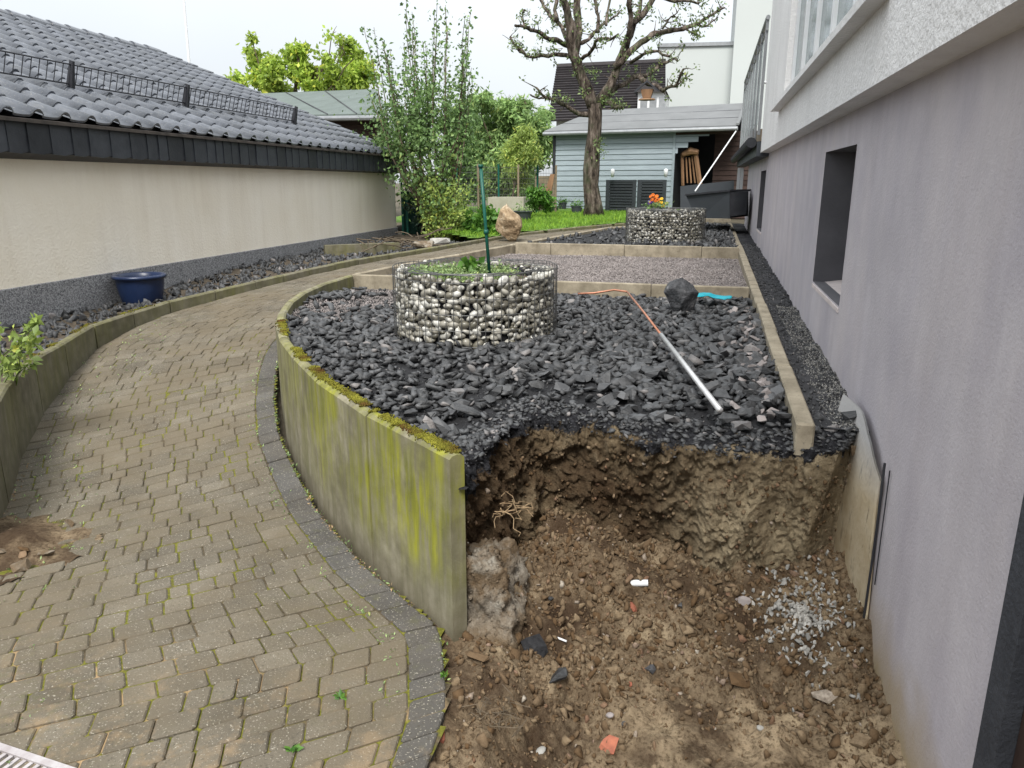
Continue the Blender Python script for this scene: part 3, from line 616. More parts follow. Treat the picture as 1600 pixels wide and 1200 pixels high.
# ================================================================== PIT
def ribbon():
    E_ = np.array(EDGE); B_ = np.array(BASE); n = len(E_); NT_ = 330; NV = 120; t = np.linspace(0, n - 1, NT_)
    ip = lambda A, t: np.stack([np.interp(t, range(n), A[:, k]) for k in range(3)], -1)
    e, b = ip(E_, t), ip(B_, t); e[:, :2] += (fbm(np.stack([t, t * 0, t * 0], -1), 1.7, 4, 3) * .08)[:, None]
    V = np.zeros((NV, NT_, 3)); cen = np.array([0, 2.2])
    for j in range(NV):
        w = j / (NV - 1)
        if w < .12:   # lip over the bed
            q = 1 - w / .12; out = e[:, :2] - cen; out /= np.linalg.norm(out, axis=1)[:, None]
            V[j, :, :2] = e[:, :2] + out * .20 * q; zz = np.where(e[:, 0] < .43, zbed(V[j, :, 0], V[j, :, 1]) + .008, .575); w3_ = min(1, q * 2.2); V[j, :, 2] = zz * w3_ + e[:, 2] * (1 - w3_) - .05 * max(0, q - .85) / .15
        else:
            q = (w - .12) / .88; hq = q; xy = e[:, :2] * (1 - hq) + b[:, :2] * hq; z = e[:, 2] * (1 - q) + (b[:, 2] - .12) * q
            V[j, :, :2] = xy; V[j, :, 2] = z
    amp = np.clip((np.arange(NV) / NV - .04) * 8, .05, 1)[:, None]
    out = V[..., :2] - cen; out /= np.linalg.norm(out, axis=-1)[..., None]
    S3 = V.copy(); S3[..., 2] *= .6
    SV = V.copy(); rr_ = np.clip((V[..., 0] + .2) / .25, 0, 1); SV[..., 2] *= (1 - .72 * rr_)
    d = (fbm(S3, 3.2, 5, 21) * .30 + fbm(SV, 14, 4, 31) * (.13 - .04 * rr_) + np.abs(fbm(SV, 9, 3, 41)) * .09 - np.abs(fbm(SV, 28, 3, 43)) * .08 + fbm(V, 62, 3, 51) * .045) * amp
    # vertical digger-tooth grooves on the right half
    g = np.sin(V[..., 0] * 58 + fbm(V, 2, 2, 7) * 6) * .007 * (V[..., 0] > -.1) * amp; cap = np.clip((V[..., 0] - .45) / .2, 0, 1)
    d = d * (1 - .6 * cap) + g; V[..., :2] += out * d[..., None]; V[..., 2] += fbm(V, 20, 3, 61) * .03 * amp
    nn2 = np.array([.43, .51]) / .667; dd2 = (V[..., :2] - np.array([-.80, 2.30])) @ nn2; V[..., :2] += np.clip(.085 - dd2, 0, 1)[..., None] * nn2; V[..., 0] = np.minimum(V[..., 0], .79)
    F = [(j * NT_ + i, (j + 1) * NT_ + i, (j + 1) * NT_ + i + 1, j * NT_ + i + 1) for j in range(NV - 1) for i in range(NT_ - 1)]
    return V.reshape(-1, 3), F
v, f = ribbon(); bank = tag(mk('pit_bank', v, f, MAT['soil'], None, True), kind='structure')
def zfloor(X, Y):
    p = np.stack([X, Y, X * 0], -1)
    z = np.interp(Y, [.5, 2.0, 2.7, 3.25, 3.6], [-.30, -.27, -.20, -.06, .0])
    z = z + .26 * np.clip((-.30 - X) / .42, 0, 1) ** 1.2 * np.clip((3.4 - Y) / .8, .55, 1)
    z = z + .12 * np.exp(-((X + .42) / .28) ** 2 - ((Y - 2.95) / .35) ** 2)
    rough = np.clip((Y - 1.7) / .9 + np.clip(-X - .1, 0, 1) * 2, .15, 1)
    z = z + rough * (fbm(p, 2.6, 4, 77) * .20 + fbm(p, 9, 4, 78) * .17 + np.abs(fbm(p, 26, 3, 80)) * .06 + fbm(p, 45, 3, 79) * .03) + fbm(p, 1.5, 2, 71) * .05
    z = z + .05 * np.clip((X - .5) / .2, 0, 1)
    z = np.minimum(z, np.where((X < -.66), -.02, 9)); return z
fl = tag(sheet('pit_floor', -1.0, .78, .4, 3.65, .0125, zfloor, MAT['floor_soil']), kind='structure')
# keep floor away from under the paving / house
rp = [(a[0] - .04, a[1]) for a in Rp[:5]]
T = []; n = 0
while n < 10500:
    x = random.uniform(-.80, .71); y = random.uniform(1.0, 3.38)
    lim = np.interp(y, [1.0, 1.45, 1.95, 2.34], [-.60, -.62, -.68, -.80])
    if x < lim: continue
    den = np.clip((y - 2.25) / .35, 0, 1) * .9 + .04 + (x < -.15) * .5 + (x > .5) * .5
    if random.random() > den: continue
    n += 1; s = min(.036, .003 + random.expovariate(1 / .0055)); z = float(zfloor(np.array(x), np.array(y)))
    T.append((random.randrange(16), rot_rand() @ np.diag([s * 1.2, s, s * .85]), np.array([x, y, z + s * .25])))
tag(bulk('soil_clods', CLODS, T, MAT['clod'], fl), kind='stuff')
T = []
for _ in range(900):   # clods clinging to the bank
    i = random.randrange(len(v)); p = v[i]
    if p[2] > .44 or p[2] < -.1: continue
    s = random.uniform(.004, .016); T.append((random.randrange(16), rot_rand() * s, p + np.array([0, -.004, 0])))
T2 = []
vv_ = v.reshape(120, 330, 3)
for _ in range(1500):
    j = int(abs(random.gauss(9, 6))); i = random.randrange(4, 322); p = vv_[min(j, 30), i]
    if p[0] > .7 or (p[:2] - np.array([-.80, 2.30])) @ np.array([.645, .765]) < .125 or p[1] < 2.5: continue
    s = random.uniform(.006, .026) if j < 15 else random.uniform(.004, .011)
    T2.append((random.randrange(20), rot_rand(1.2) @ np.diag([s, s, s * 1.1]), p + np.array([0, 0, s * .15])))
tag(bulk('slate_crumbs', SLATES, T2, MAT['slate'], bank), kind='stuff')
tag(bulk('bank_clods', CLODS, T, MAT['clod'], bank), kind='stuff')
# pale rubble heap near the wall: stones as parts
chip_me = [mesh_of('limestone_chip', CLODS[k], MAT['pale']) for k in range(8)]; nchip = 0; T = []
for k in range(520):
    r = abs(random.gauss(0, 1)); an = random.random() * 6.28; x = .48 + math.cos(an) * r * .13; y = 2.98 + math.sin(an) * r * .19
    if x > .70 or y > 3.3: continue
    s = random.uniform(.008, .018); l = (x, y, float(zfloor(np.array(x), np.array(y))) + s * .5 + .012 * math.exp(-r)); ro = (random.random() * 3, random.random() * 3, random.random() * 6); nchip += 1
    if nchip <= 290: link_mesh('limestone_chip', chip_me[k % 8], fl, l, ro, (s * 1.2, s, s * .8))
    else: T.append((k % 8, rotm(*ro) @ np.diag([s, s * .8, s * .7]), np.array(l)))
tag(bulk('small_limestone_chips', CLODS, T, MAT['pale'], fl), kind='stuff')
def rockthing(name, u, v_, s, label, m, cat='stone', proto=None, sc=(1, 1, .8), zoff=.4, y=None, dep=None):
    p = None
    for k in range(60, 420):   # walk down the sight line to the pit floor
        r = _ray(u, v_); q = C0 + r / np.hypot(r[0], r[1]) * (k * .01)
        if q[2] <= (zfloor(np.array(q[0]), np.array(q[1]))): p = q; break
    if p is None: p = PZ(u, v_, -.15)
    o = mk(name, np.asarray(proto[0]) * s * np.array(sc), proto[1], m, None, False, loc=(p[0], p[1], p[2] + s * zoff)); o.rotation_euler = (random.uniform(-.4, .4), random.uniform(-.4, .4), random.random() * 6); return tag(o, label, cat)
rockthing('black_stone', 833, 1018, .062, 'largest black stone in the pit, beside the concrete footing lump', MAT['slate_grit'], proto=hull_proto(14, 1, .8, .8, 3))
rockthing('dark_stone', 870, 1062, .048, 'blue-grey angular stone lying just in front of the black stone', MAT['slate'], proto=hull_proto(14, 1, .8, .6, 4))
rockthing('dark_stone', 860, 938, .026, 'small dark stone in the soil behind the concrete footing lump', MAT['slate'], proto=hull_proto(12, 1, .7, .5, 5))
rockthing('dark_stone', 1062, 950, .024, 'narrow dark stone chip standing in the middle of the pit floor', MAT['slate'], proto=hull_proto(12, .7, .5, 1, 6))
rockthing('grey_stone', 1160, 942, .036, 'grey angular stone left of the pale rubble heap', MAT['gravel_bit'], proto=hull_proto(14, 1, .8, .7, 8))
rockthing('grey_stone', 1015, 1050, .03, 'white-veined grey stone in the centre of the pit', MAT['rock'], proto=hull_proto(14, 1, .8, .7, 9))
rockthing('round_stone', 845, 1176, .019, 'pale round pebble at the bottom edge of the pit', MAT['pale'], proto=PEBS[1])
rockthing('flat_stone', 1188, 1140, .016, 'single light grey pebble on the smooth dug clay', MAT['pale'], proto=PEBS[2])
rockthing('round_stone', 953, 1120, .017, 'small grey pebble left of the smooth clay patch', MAT['gravel_bit'], proto=PEBS[3])
rockthing('round_stone', 975, 1132, .016, 'small black and white pebble left of the smooth clay patch', MAT['rock'], proto=PEBS[4])
rockthing('brick_fragment', 952, 1168, .042, 'red brick fragment at the bottom of the pit', MAT['brick_red'], 'brick', hull_proto(12, 1, .8, .7, 12))
rockthing('brick_fragment', 687, 1155, .028, 'red brick fragment beside the broken edge of the paving', MAT['brick_red'], 'brick', hull_proto(12, 1, .8, .7, 13))
rockthing('brick_fragment', 990, 952, .032, 'pale orange brick fragment in front of the white plastic pipe piece', MAT['brick_red'], 'brick', hull_proto(12, 1, .6, .6, 14))
rockthing('brick_fragment', 985, 1070 , .018, 'tiny red brick piece in front of the white-veined grey stone', MAT['brick_red'], 'brick', hull_proto(12, 1, .6, .6, 15))
rockthing('clay_lump', 745, 1050 - 20, .05, 'tan clay lump at the foot of the concrete footing lump', MAT['clod'], 'clod', proto=CLODS[3])
for (u, v_, s, lb) in ((1155, 1065, .05, 'yellowish clay slab left of the loose stones at the right of the pit'), (1290, 1090, .055, 'broad flat clay slab near the foot of the grey wall'), (1345, 1160, .045, 'clay clod at the foot of the grey wall, bottom of the photo')):
    rockthing('clay_slab', u, v_, s, lb, MAT['clod'], 'clod', proto=hull_proto(18, 1, .75, .4, int(u)), zoff=.15)
# white pvc pieces
def pit_at(u, v_):
    for k in range(60, 420):
        r = _ray(u, v_); q = C0 + r / np.hypot(r[0], r[1]) * (k * .01)
        if q[2] <= zfloor(np.array(q[0]), np.array(q[1])): return q
    return PZ(u, v_, -.15)
p = pit_at(997, 918); m = MB(); m.tube([p + [-.04, 0, .015], p + [.04, .01, .022]], .014, 12, False); m.tube([p + [.04, .01, .022], p + [-.04, 0, .015]], .011, 12, False)
tag(m.build('pipe_piece', MAT['white_pl']), 'short white plastic pipe piece sticking out of the brown soil', 'pipe')
p = pit_at(872, 1002); m = MB(); m.tube([p + [-.035, 0, .012], p + [.0, .0, .014], p + [.035, -.012, .013]], .004, 6)
tag(m.build('plastic_strip', MAT['white_pl']), 'thin white plastic strip behind the black stone in the pit', 'plastic scrap')
# roots and straws
for k, (u, v_, lb) in enumerate(((770, 1120, 'dark thin roots hanging over the soil beside the paving edge'), (790, 835, 'pale dry roots on top of the concrete footing lump'))):
    m = MB()
    for _ in range(14):
        q = (pit_at(u, v_) if k == 0 else np.array([-.66, 2.62, .36])) + np.array([random.gauss(0, .03), random.gauss(0, .03), .02]); pts = [q]
        for j in range(5): q = q + np.array([random.gauss(0, .022), random.gauss(0, .022), random.gauss(-.004 if k else 0, .012)]); pts.append(q)
        m.tube(pts, .0014, 4)
    tag(m.build('dry_roots', MAT['stem'] if k == 0 else MAT['straw']), lb, 'roots')
# concrete footing lump at the panel end
nv = 44; V = []; F = []
for i in range(nv + 1):
    for j in range(nv + 1):
        V.append((i / nv, j / nv))
V = np.array(V)
def lump():
    bm = bmesh.new(); bmesh.ops.create_cube(bm, size=1); bmesh.ops.subdivide_edges(bm, edges=bm.edges, cuts=26, use_grid_fill=True)
    v = np.array([q.co[:] for q in bm.verts]); f = [[q.index for q in a.verts] for a in bm.faces]; bm.free()
    r = np.linalg.norm(v, axis=1); v = v * (1 - .18 * np.clip(r - .55, 0, 1) / .3)[:, None]
    w = v.copy(); v = v * np.array([.20, .34, .52]); v[:, 2] += .04; v[:, 0] += (.5 - w[:, 2]) * .07 
    nn = w / (np.linalg.norm(w, axis=1)[:, None] + 1e-9); v += nn * (fbm(v, 5, 4, 91) * .22 + fbm(v, 18, 4, 92) * .10 + np.abs(fbm(v, 40, 3, 93)) * .04)[:, None]
    return v, f
lv, lf = lump(); o = mk('footing_lump', lv, lf, MAT['rubble'], None, True, loc=(-.735, 2.53, -.03)); tag(o, 'broken rough concrete footing lump against the end of the mossy retaining wall', 'concrete')
T = []
lw_ = lv + np.array([-.735, 2.53, -.03])
for _ in range(420):
    p = lw_[random.randrange(len(lw_))]; sz = random.choice([random.uniform(.003, .008), random.uniform(.006, .017)]); T.append((random.randrange(20), rot_rand() @ np.diag([sz, sz, sz * 1.6]), p))
tag(bulk('aggregate', SLATES, T, MAT['rubble'], o), kind='stuff')
# small block rubble at far right column of bank (bricks of old drain)
for k, (x, y, z, s) in enumerate([(.675, 3.30, .50, .035), (.68, 3.31, .42, .038), (.672, 3.33, .34, .034), (.68, 3.34, .26, .032), (.675, 3.36, .18, .035), (.685, 3.36, .10, .03)]):
    link_mesh('foundation_stone', mesh_of('foundation_stone', hull_proto(16, 1, .8, .9, 40 + k), MAT['rubble']), bank, (x, y, z), (0, 0, k), (s, s, s))
for k, (x, y, z, s) in enumerate([(.50, 3.30, .575, .04), (.57, 3.33, .58, .045), (.63, 3.32, .585, .04), (.66, 3.42, .62, .045), (.53, 3.42, .60, .03)]):
    link_mesh('slate', SM[k], st, (x, y, z), (random.gauss(0, .3), random.gauss(0, .3), k), (s, s, s * 1.6))
# drainage membrane on the house wall in the pit
M0 = [(3.62, .62), (3.3, .63), (3.02, .60), (2.92, .53), (2.90, .2), (2.93, -.05), (2.97, -.32)]
m = MB(); ys = np.linspace(2.93, 3.62, 30); V = []; F = []
for i, y in enumerate(ys):
    for j in range(16):
        q = j / 15; top = np.interp(y, [2.93, 3.1, 3.35, 3.62], [.50, .60, .66, .66]); z = -.35 + (top + .35) * q
        x = .70 - .105 * (y - 2.93) * (1 if q < .85 else 1 - (q - .85) * 3) + .010 * math.sin(y * 9 + z * 4) - .03 * max(0, (3.5 - y) / .6) * (q > .95) * 0
        V.append((x, y + .03 * math.sin(z * 5) * (i == 0), z))
F = [(i * 16 + j, i * 16 + j + 1, (i + 1) * 16 + j + 1, (i + 1) * 16 + j) for i in range(29) for j in range(15)]
V = V + [(a[0] + .006, a[1], a[2]) for a in V]; nn = 480; F += [(a + nn, d + nn, c + nn, b + nn) for a, b, c, d in F]
for j in range(15): F.append((j, j + nn, j + nn + 1, j + 1))
o = mk('drainage_membrane', V, F, MAT['dimple'], None, True); tag(o, 'dirty dimpled drainage membrane sheet against the grey wall in the pit', 'membrane')
m = MB(); m.tube([(.700, 2.92, .585), (.703, 2.92, .3), (.703, 2.93, .0), (.705, 2.95, -.3)], .005, 6); m.tube([(.712, 2.885, .57), (.714, 2.885, .1)], .0025, 5)
m.build('edge_strip', MAT['dark_metal'], o)

# ================================================================== left dirt patch, slate border, grate
mp = sheet('dirt_patch', -3.55, -2.5, 1.95, 2.9, .02, lambda X, Y: -.002 + .055 * np.exp(-((X + 3.0) / .18) ** 2 - ((Y - 2.5) / .16) ** 2) + fbm(np.stack([X, Y, X * 0], -1), 9, 5, 6) * .05, MAT['floor_soil'],
           None, [(-3.02 + (.43 + .05 * math.sin(3 * a)) * math.cos(a), 2.42 + .40 * math.sin(a)) for a in np.linspace(0, 6.28, 24)])
tag(mp, kind='structure')
for k in range(20):
    an = random.random() * 6.28; r = random.uniform(.05, .34); s = random.uniform(.02, .05)
    link_mesh('rubble_stone', mesh_of('rubble_stone', SLATES[k % 20], MAT['clod'] if k % 2 else MAT['rubble']), mp, (-3.02 + r * math.cos(an), 2.44 + r * math.sin(an), .02), (random.gauss(0, .4), random.gauss(0, .4), k), (s, s, s))
# garage frame
GA = np.array([-5.62, 5.13]); GB = np.array([-5.86, 14.0])
gd = (GB - GA) / np.linalg.norm(GB - GA); gn = np.array([gd[1], -gd[0]])   # gn points to the path (+x)
def G(s, o, z): q = GA + gd * s + gn * o; return (q[0], q[1], z)
GS0, GS1 = -3.2, float(np.linalg.norm(GB - GA))
# left bed
bp = [tuple(np.array(a) + (-.05, .0)) for a in WL[:15]] + [(-3.9, 15.4), (-5.9, 15.4), (-5.9, 10), (-5.6, 5), (-5.5, 1.5), (-3.3, 1.5)]
zl = lambda X, Y: np.interp(Y, [1.5, 5, 6, 7.2, 8.3, 9, 10.7, 13, 15.4], [.42, .41, .44, .50, .54, .56, .59, .60, .62]) + fbm(np.stack([X, Y, X * 0], -1), 3, 4, 14) * .06
lb_ = tag(sheet('slate_border', -6, -2.2, 1.5, 15.4, .05, zl, MAT['bed_soil'], None, bp), kind='structure')
scatter('border_slate', 5200, -5.8, -3.2, 2.6, 12.5, zl, .02, .055, MAT['slate'], lb_, bp, lambda x, y: y > 4.2 or random.random() < .4, SLATES, .6)
# drain grate, lower left corner
ge = empty('drain_grate', (-1.75, 1.32, 0), 'galvanised drain grate with slots in the paving at the bottom left corner', 'drain')
a = PZ(0, 1160, .012); b = PZ(135, 1205, .012); d = (b - a) / np.linalg.norm(b - a); nn_ = np.array([d[1], -d[0], 0]); a = a - d * .5; Lg = 1.1; m = MB()
def gbar(s0, s1, o0, o1, z0=-.02, z1=.0):
    q = [a + d * s + nn_ * o for s, o in ((s0, o0), (s1, o0), (s1, o1), (s0, o1))]
    q = [x * np.array([1, 1, 0]) + np.array([0, 0, .0]) for x in q]
    m.hexa([x + [0, 0, .012 + z0] for x in q], [x + [0, 0, .012 + z1] for x in q])
gbar(0, Lg, 0, .022); gbar(0, Lg, .125, .147)
m.build('frame', MAT['grate'], ge)
for k in range(int(Lg / .026)):
    m = MB(); q0 = k * .026; gbar(q0, q0 + .012, .024, .123, -.02, -.003); m.build('bar', MAT['grate'], ge)
# ================================================================== HOUSE
H_ = empty('house', (.72, 6, 0), 'house on the right with grey rendered base and white rough upper storey', 'house')
def wall_x(name, x, y0, y1, z0, z1, holes, depth, mat, parent, rev=None):
    """wall whose outer face is plane x, facing -x; rectangular holes with reveals"""
    ys = sorted({y0, y1, *[h[0] for h in holes], *[h[1] for h in holes]}); zs = sorted({z0, z1, *[h[2] for h in holes], *[h[3] for h in holes]}); m = MB()
    for a, b in zip(ys, ys[1:]):
        for c, e in zip(zs, zs[1:]):
            if any(h[0] <= a and b <= h[1] and h[2] <= c and e <= h[3] for h in holes): continue
            m.add([(x, a, c), (x, a, e), (x, b, e), (x, b, c)], [(0, 1, 2, 3)])
    o = m.build(name, mat, parent)
    for (a, b, c, e) in holes:
        X = x + depth; m = MB(); q = .001
        m.add([(x, a, c), (X, a, c), (X, a, e), (x, a, e)], [(0, 1, 2, 3)]); m.add([(x, b, c), (X, b, c), (X, b, e), (x, b, e)], [(3, 2, 1, 0)])
        m.add([(x, a, e), (X, a, e), (X, b, e), (x, b, e)], [(0, 1, 2, 3)]); m.add([(x, a, c), (X, a, c), (X, b, c), (x, b, c)], [(3, 2, 1, 0)])
        m.build('window_reveal', rev or mat, parent)
    return o
W1 = (4.38, 5.50, .95, 1.79); W2 = (11.05, 12.1, .94, 1.76)
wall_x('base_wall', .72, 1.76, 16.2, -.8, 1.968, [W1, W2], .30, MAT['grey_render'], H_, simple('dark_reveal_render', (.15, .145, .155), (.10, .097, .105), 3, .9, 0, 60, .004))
m = MB(); m.add([(.72, 16.2, -.8), (6, 16.2, -.8), (6, 16.2, 2), (.72, 16.2, 2)], [(0, 3, 2, 1)]); m.build('end_wall', MAT['grey_render'], H_)
for (a, b, c, e) in (W1, W2):
    fo = MB(); x = 1.0
    for q in ((a, a + .06, c, e), (b - .06, b, c, e), (a + .06, b - .06, e - .06, e), (a + .06, b - .06, c, c + .06)): fo.box((x, q[0] + .002, q[2] + .002), (x + .05, q[1] - .002, q[3] - .002))
    w = fo.build('window', MAT['dark_metal'], H_); g_ = MB(); g_.box((x + .02, a + .055, c + .055), (x + .03, b - .055, e - .055)); g_.build('pane', MAT['glass'], w)
    s = MB(); s.hexa([(.715, a + .004, c - .035), (1.0, a + .004, c - .02), (1.0, b - .004, c - .02), (.715, b - .004, c - .035)], [(.715, a + .004, c - .012), (1.0, a + .004, c + .03), (1.0, b - .004, c + .03), (.715, b - .004, c - .012)])
    s.build('window_sill', simple('sill_plaster', (.66, .58, .55), (.52, .46, .44), 10, .9, 0, 60, .003), H_)
m = MB(); m.tube([(.75, 11.35, .98), (.80, 11.35, .99), (.86, 11.35, .98)], [.05, .07, .04], 8); o = m.build('stone', MAT['gravel_bit'], None, True); o.name = 'sill_stone'; tag(o, 'light grey stone lying on the sill of the farther basement window', 'stone')
wall_x('upper_wall', .61, -1.5, 10.75, 1.975, 6.2, [(3.72, 7.85, 2.33, 4.4)], .12, MAT['white_render'], H_)
m = MB(); m.add([(.61, 10.75, 1.975), (6, 10.75, 1.975), (6, 10.75, 6.2), (.61, 10.75, 6.2)], [(0, 3, 2, 1)]); m.add([(.61, -1.5, 1.975), (.72, -1.5, 1.968), (.72, 10.75, 1.968), (.61, 10.75, 1.975)], [(0, 1, 2, 3)])
m.add([(.61, -1.5, 6.2), (.61, 10.75, 6.2), (6, 10.75, 6.2), (6, -1.5, 6.2)], [(0, 3, 2, 1)]); m.build('overhang', MAT['white_render'], H_)
ws = MB(); ws.hexa([(.53, 3.36, 2.27), (.61, 3.36, 2.27), (.61, 8.25, 2.27), (.53, 8.25, 2.27)], [(.53, 3.36, 2.31), (.70, 3.36, 2.33), (.70, 8.25, 2.33), (.53, 8.25, 2.31)]); ws.build('window_sill', MAT['white_render'], H_)
wf = MB(); x = .66
for y in np.linspace(3.722, 7.768, 6): wf.box((x, y, 2.332), (x + .06, y + .08, 4.39))
wf.box((x + .004, 3.8, 2.332), (x + .05, 7.76, 2.41)); w = wf.build('window', MAT['white_pl'], H_)
for y in np.linspace(3.722, 7.768, 6)[:-1] + .082:
    g_ = MB(); g_.box((x + .025, y, 2.412), (x + .03, y + .725, 4.38)); q = g_.build('pane', MAT['rail_glass'], w)
m = MB(); ys = np.linspace(3.74, 7.83, 240); V = [(x + .09 + .03 * math.sin(y * 46) + .012 * math.sin(y * 17), y, z) for y in ys for z in (2.36, 4.39)]
m.add(V, [(2 * k, 2 * k + 2, 2 * k + 3, 2 * k + 1) for k in range(239)]); m.build('curtain', MAT['curtain'], w, True)
# dark strip + door at the near corner
dd = empty('door', (.74, 1.6, -.3), 'dark brown door with rough anthracite frame strip at the right edge', 'door')
m = MB(); m.box((.705, 1.655, -.8), (.80, 1.757, 1.95)); m.build('frame', simple('anthracite_render', (.05, .053, .062), (.03, .032, .038), 9, .9, 0, 60, .01), dd)
m = MB(); m.box((.74, .9, -.8), (.79, 1.652, 1.95)); m.build('door_leaf', simple('brown_door', (.055, .035, .028), (.035, .022, .018), 9, .5, 0, 60, .001), dd)
# balcony
B_ = empty('balcony', (.6, 12, 1.9), 'balcony with glass railing behind the white storey of the house', 'balcony')
bx, yf, zt, zb_l = .575, 17.4, 3.60, 2.36
m = MB(); m.box((bx + .02, 10.77, 2.12), (2.5, yf, 2.27)); m.build('floor_slab', MAT['old_wood'], B_)
m = MB(); m.tube([(.49, 10.8, 2.10), (.49, 18.6, 2.08)], .065, 12)
for y in np.arange(10.9, 18.5, .3): m.tube([(.49, y, 2.10), (.49, y + .03, 2.10)], .074, 12)
m.build('gutter', MAT['dark_metal'], B_)
m = MB(); m.box((.56, 10.78, 1.93), (.74, 18.4, 2.115)); m.build('beam', MAT['anthracite'], B_)
m = MB(); m.tube([(bx, 10.8, zt), (bx, yf, zt), (bx + .3, yf + .1, zt), (2.4, yf + .1, zt)], .028, 8); m.build('handrail', MAT['grey_metal'], B_)
m = MB(); m.tube([(bx, 10.8, zt - .14), (bx, yf, zt - .14)], .016, 6); m.build('rail', MAT['grey_metal'], B_)
PY = np.linspace(10.85, yf, 8)
for y in PY:
    m = MB(); m.box((bx - .018, y - .025, 2.2), (bx + .018, y + .025, zt - .02)); m.build('post', MAT['grey_metal'], B_)
for y0, y1 in zip(PY, PY[1:]):
    m = MB(); m.box((bx - .004, y0 + .08, zb_l), (bx + .004, y1 - .08, zt - .19)); m.build('glass_panel', MAT['rail_glass'], B_)

# ================================================================== GARAGE
GR = empty('garage', (GA[0], GA[1], 0), 'long cream garage on the left with dark glazed tile roof and slate fascia', 'garage')
ZP = lambda s: np.interp(s, [GS0, 0, GS1], [.74, .72, .76])
m = MB(); m.add([G(GS0, 0, .3), G(GS1, 0, .3), G(GS1, 0, 1.86), G(GS0, 0, 1.90)], [(0, 1, 2, 3)]); m.add([G(GS1, 0, .3), G(GS1, -9.6, .3), G(GS1, -9.6, 1.86), G(GS1, -4.9, 3.85), G(GS1, 0, 2.02)], [(0, 1, 2, 3, 4)])
m.add([G(GS0, 0, .3), G(GS0, -9.6, .3), G(GS0, -9.6, 1.86), G(GS0, -4.9, 3.85), G(GS0, 0, 2.02)], [(4, 3, 2, 1, 0)]); m.build('wall', MAT['cream_render'], GR)
m = MB(); m.hexa([G(GS0, .0, .2), G(GS0, .018, .2), G(GS1 + .018, .018, .2), G(GS1 + .018, .0, .2)], [G(GS0, .0, .74), G(GS0, .018, .735), G(GS1 + .018, .018, .755), G(GS1 + .018, .0, .76)]); m.build('plinth', MAT['plinth'], GR)
zft = lambda s: np.interp(s, [0, GS1], [2.10, 2.05]); zfb = lambda s: np.interp(s, [0, GS1], [1.835, 1.78])
m = MB(); m.hexa([G(GS0, .005, 1.80), G(GS0, .15, 1.85), G(GS1 + .1, .15, 1.80), G(GS1 + .1, .005, 1.76)], [G(GS0, .005, 2.09), G(GS0, .15, 2.09), G(GS1 + .1, .15, 2.04), G(GS1 + .1, .005, 2.04)]); m.build('fascia_board', MAT['dark_metal'], GR)
s = GS0
while s < GS1 + .1:
    w = random.choice([.15, .17, .20, .24, .27]); o = random.uniform(.0, .004); c = s; V = []
    for (ds, z) in ((0, 0), (w * .55, -.012), (w * .88, .01), (w, .03), (w, 1)):
        zz = zfb(c) + z if z != 1 else zft(c)
        V.append((c + ds * 1.12, zz))
    V = [(c, zfb(c) + .0), (c + w * .6, zfb(c) - .008), (c + w, zfb(c) + .012), (c + w * 1.12, zfb(c) + .05), (c + w * 1.12, zft(c)), (c, zft(c))]
    fr = [G(a_, .168 - .010 * (a_ - c) / w + o, z_) for a_, z_ in V]; bk = [G(a_, .156 - .008 * (a_ - c) / w + o, z_) for a_, z_ in V]; n6 = 6
    centered('slate_shingle', fr + bk, [tuple(range(6)), tuple(range(11, 5, -1))] + [(k, 6 + k, 6 + (k + 1) % 6, (k + 1) % 6) for k in range(6)], MAT['shingle'], GR); s += w
for j in range(4):   # shingles on the far return
    m = MB(); m.hexa([G(GS1 + .105, .12 - j * .16, 1.78), G(GS1 + .118, .12 - j * .16, 1.78), G(GS1 + .118, -.03 - j * .16, 1.79), G(GS1 + .105, -.03 - j * .16, 1.79)], [G(GS1 + .105, .12 - j * .16, 2.05), G(GS1 + .118, .12 - j * .16, 2.05), G(GS1 + .118, -.03 - j * .16, 2.05), G(GS1 + .105, -.03 - j * .16, 2.05)]); m.build('slate_shingle', MAT['shingle'], GR)
m = MB(); m.hexa([G(GS0, .14, 2.092), G(GS0, .20, 2.085), G(GS1 + .12, .20, 2.045), G(GS1 + .12, .14, 2.052)], [G(GS0, .14, 2.125), G(GS0, .20, 2.115), G(GS1 + .12, .20, 2.07), G(GS1 + .12, .14, 2.08)]); m.build('eaves_flashing', simple('brown_flashing', (.085, .07, .06), (.04, .034, .03), 9, .6, 0, 40, .001), GR)
# roof plane: eaves at offset .16, ridge at offset -4.9
EO, RO = .15, -4.85; EZ0 = 2.13; slope = math.atan2(4.02 - 2.10, EO - RO); rlen = math.hypot(EO - RO, 1.92)
def roofpt(s, d, h=0):   # d along slope from eaves
    z = EZ0 - .05 * (s / GS1) * (1 - d / rlen) + d * math.sin(slope) + h * math.cos(slope); o = EO - d * math.cos(slope) + h * math.sin(slope); return np.array(G(s, o, z))
m = MB(); m.add([roofpt(GS0, 0, -.05), roofpt(GS1 + .1, 0, -.05), roofpt(GS1 + .1, rlen, -.05), roofpt(GS0, rlen, -.05)], [(0, 1, 2, 3)])
bk = [np.array(G(GS0, RO * 2 - EO, 2.1)), np.array(G(GS1 + .1, RO * 2 - EO, 2.1))]; m.add([roofpt(GS0, rlen, -.05), roofpt(GS1 + .1, rlen, -.05), bk[1], bk[0]], [(0, 1, 2, 3)]); m.build('roof', MAT['void'], GR)
TW, TL = .300, .355; ex = np.array([*gd, 0]); ey = (roofpt(0, 1) - roofpt(0, 0)); ey /= np.linalg.norm(ey); ez = np.cross(ex, ey); ez *= np.sign(ez[2]); 
prof = [(0, .006), (.03, .0), (.10, -.003), (.165, .001), (.188, .012), (.208, .038), (.232, .053), (.262, .053), (.288, .036), (.308, .012)]
tv = []
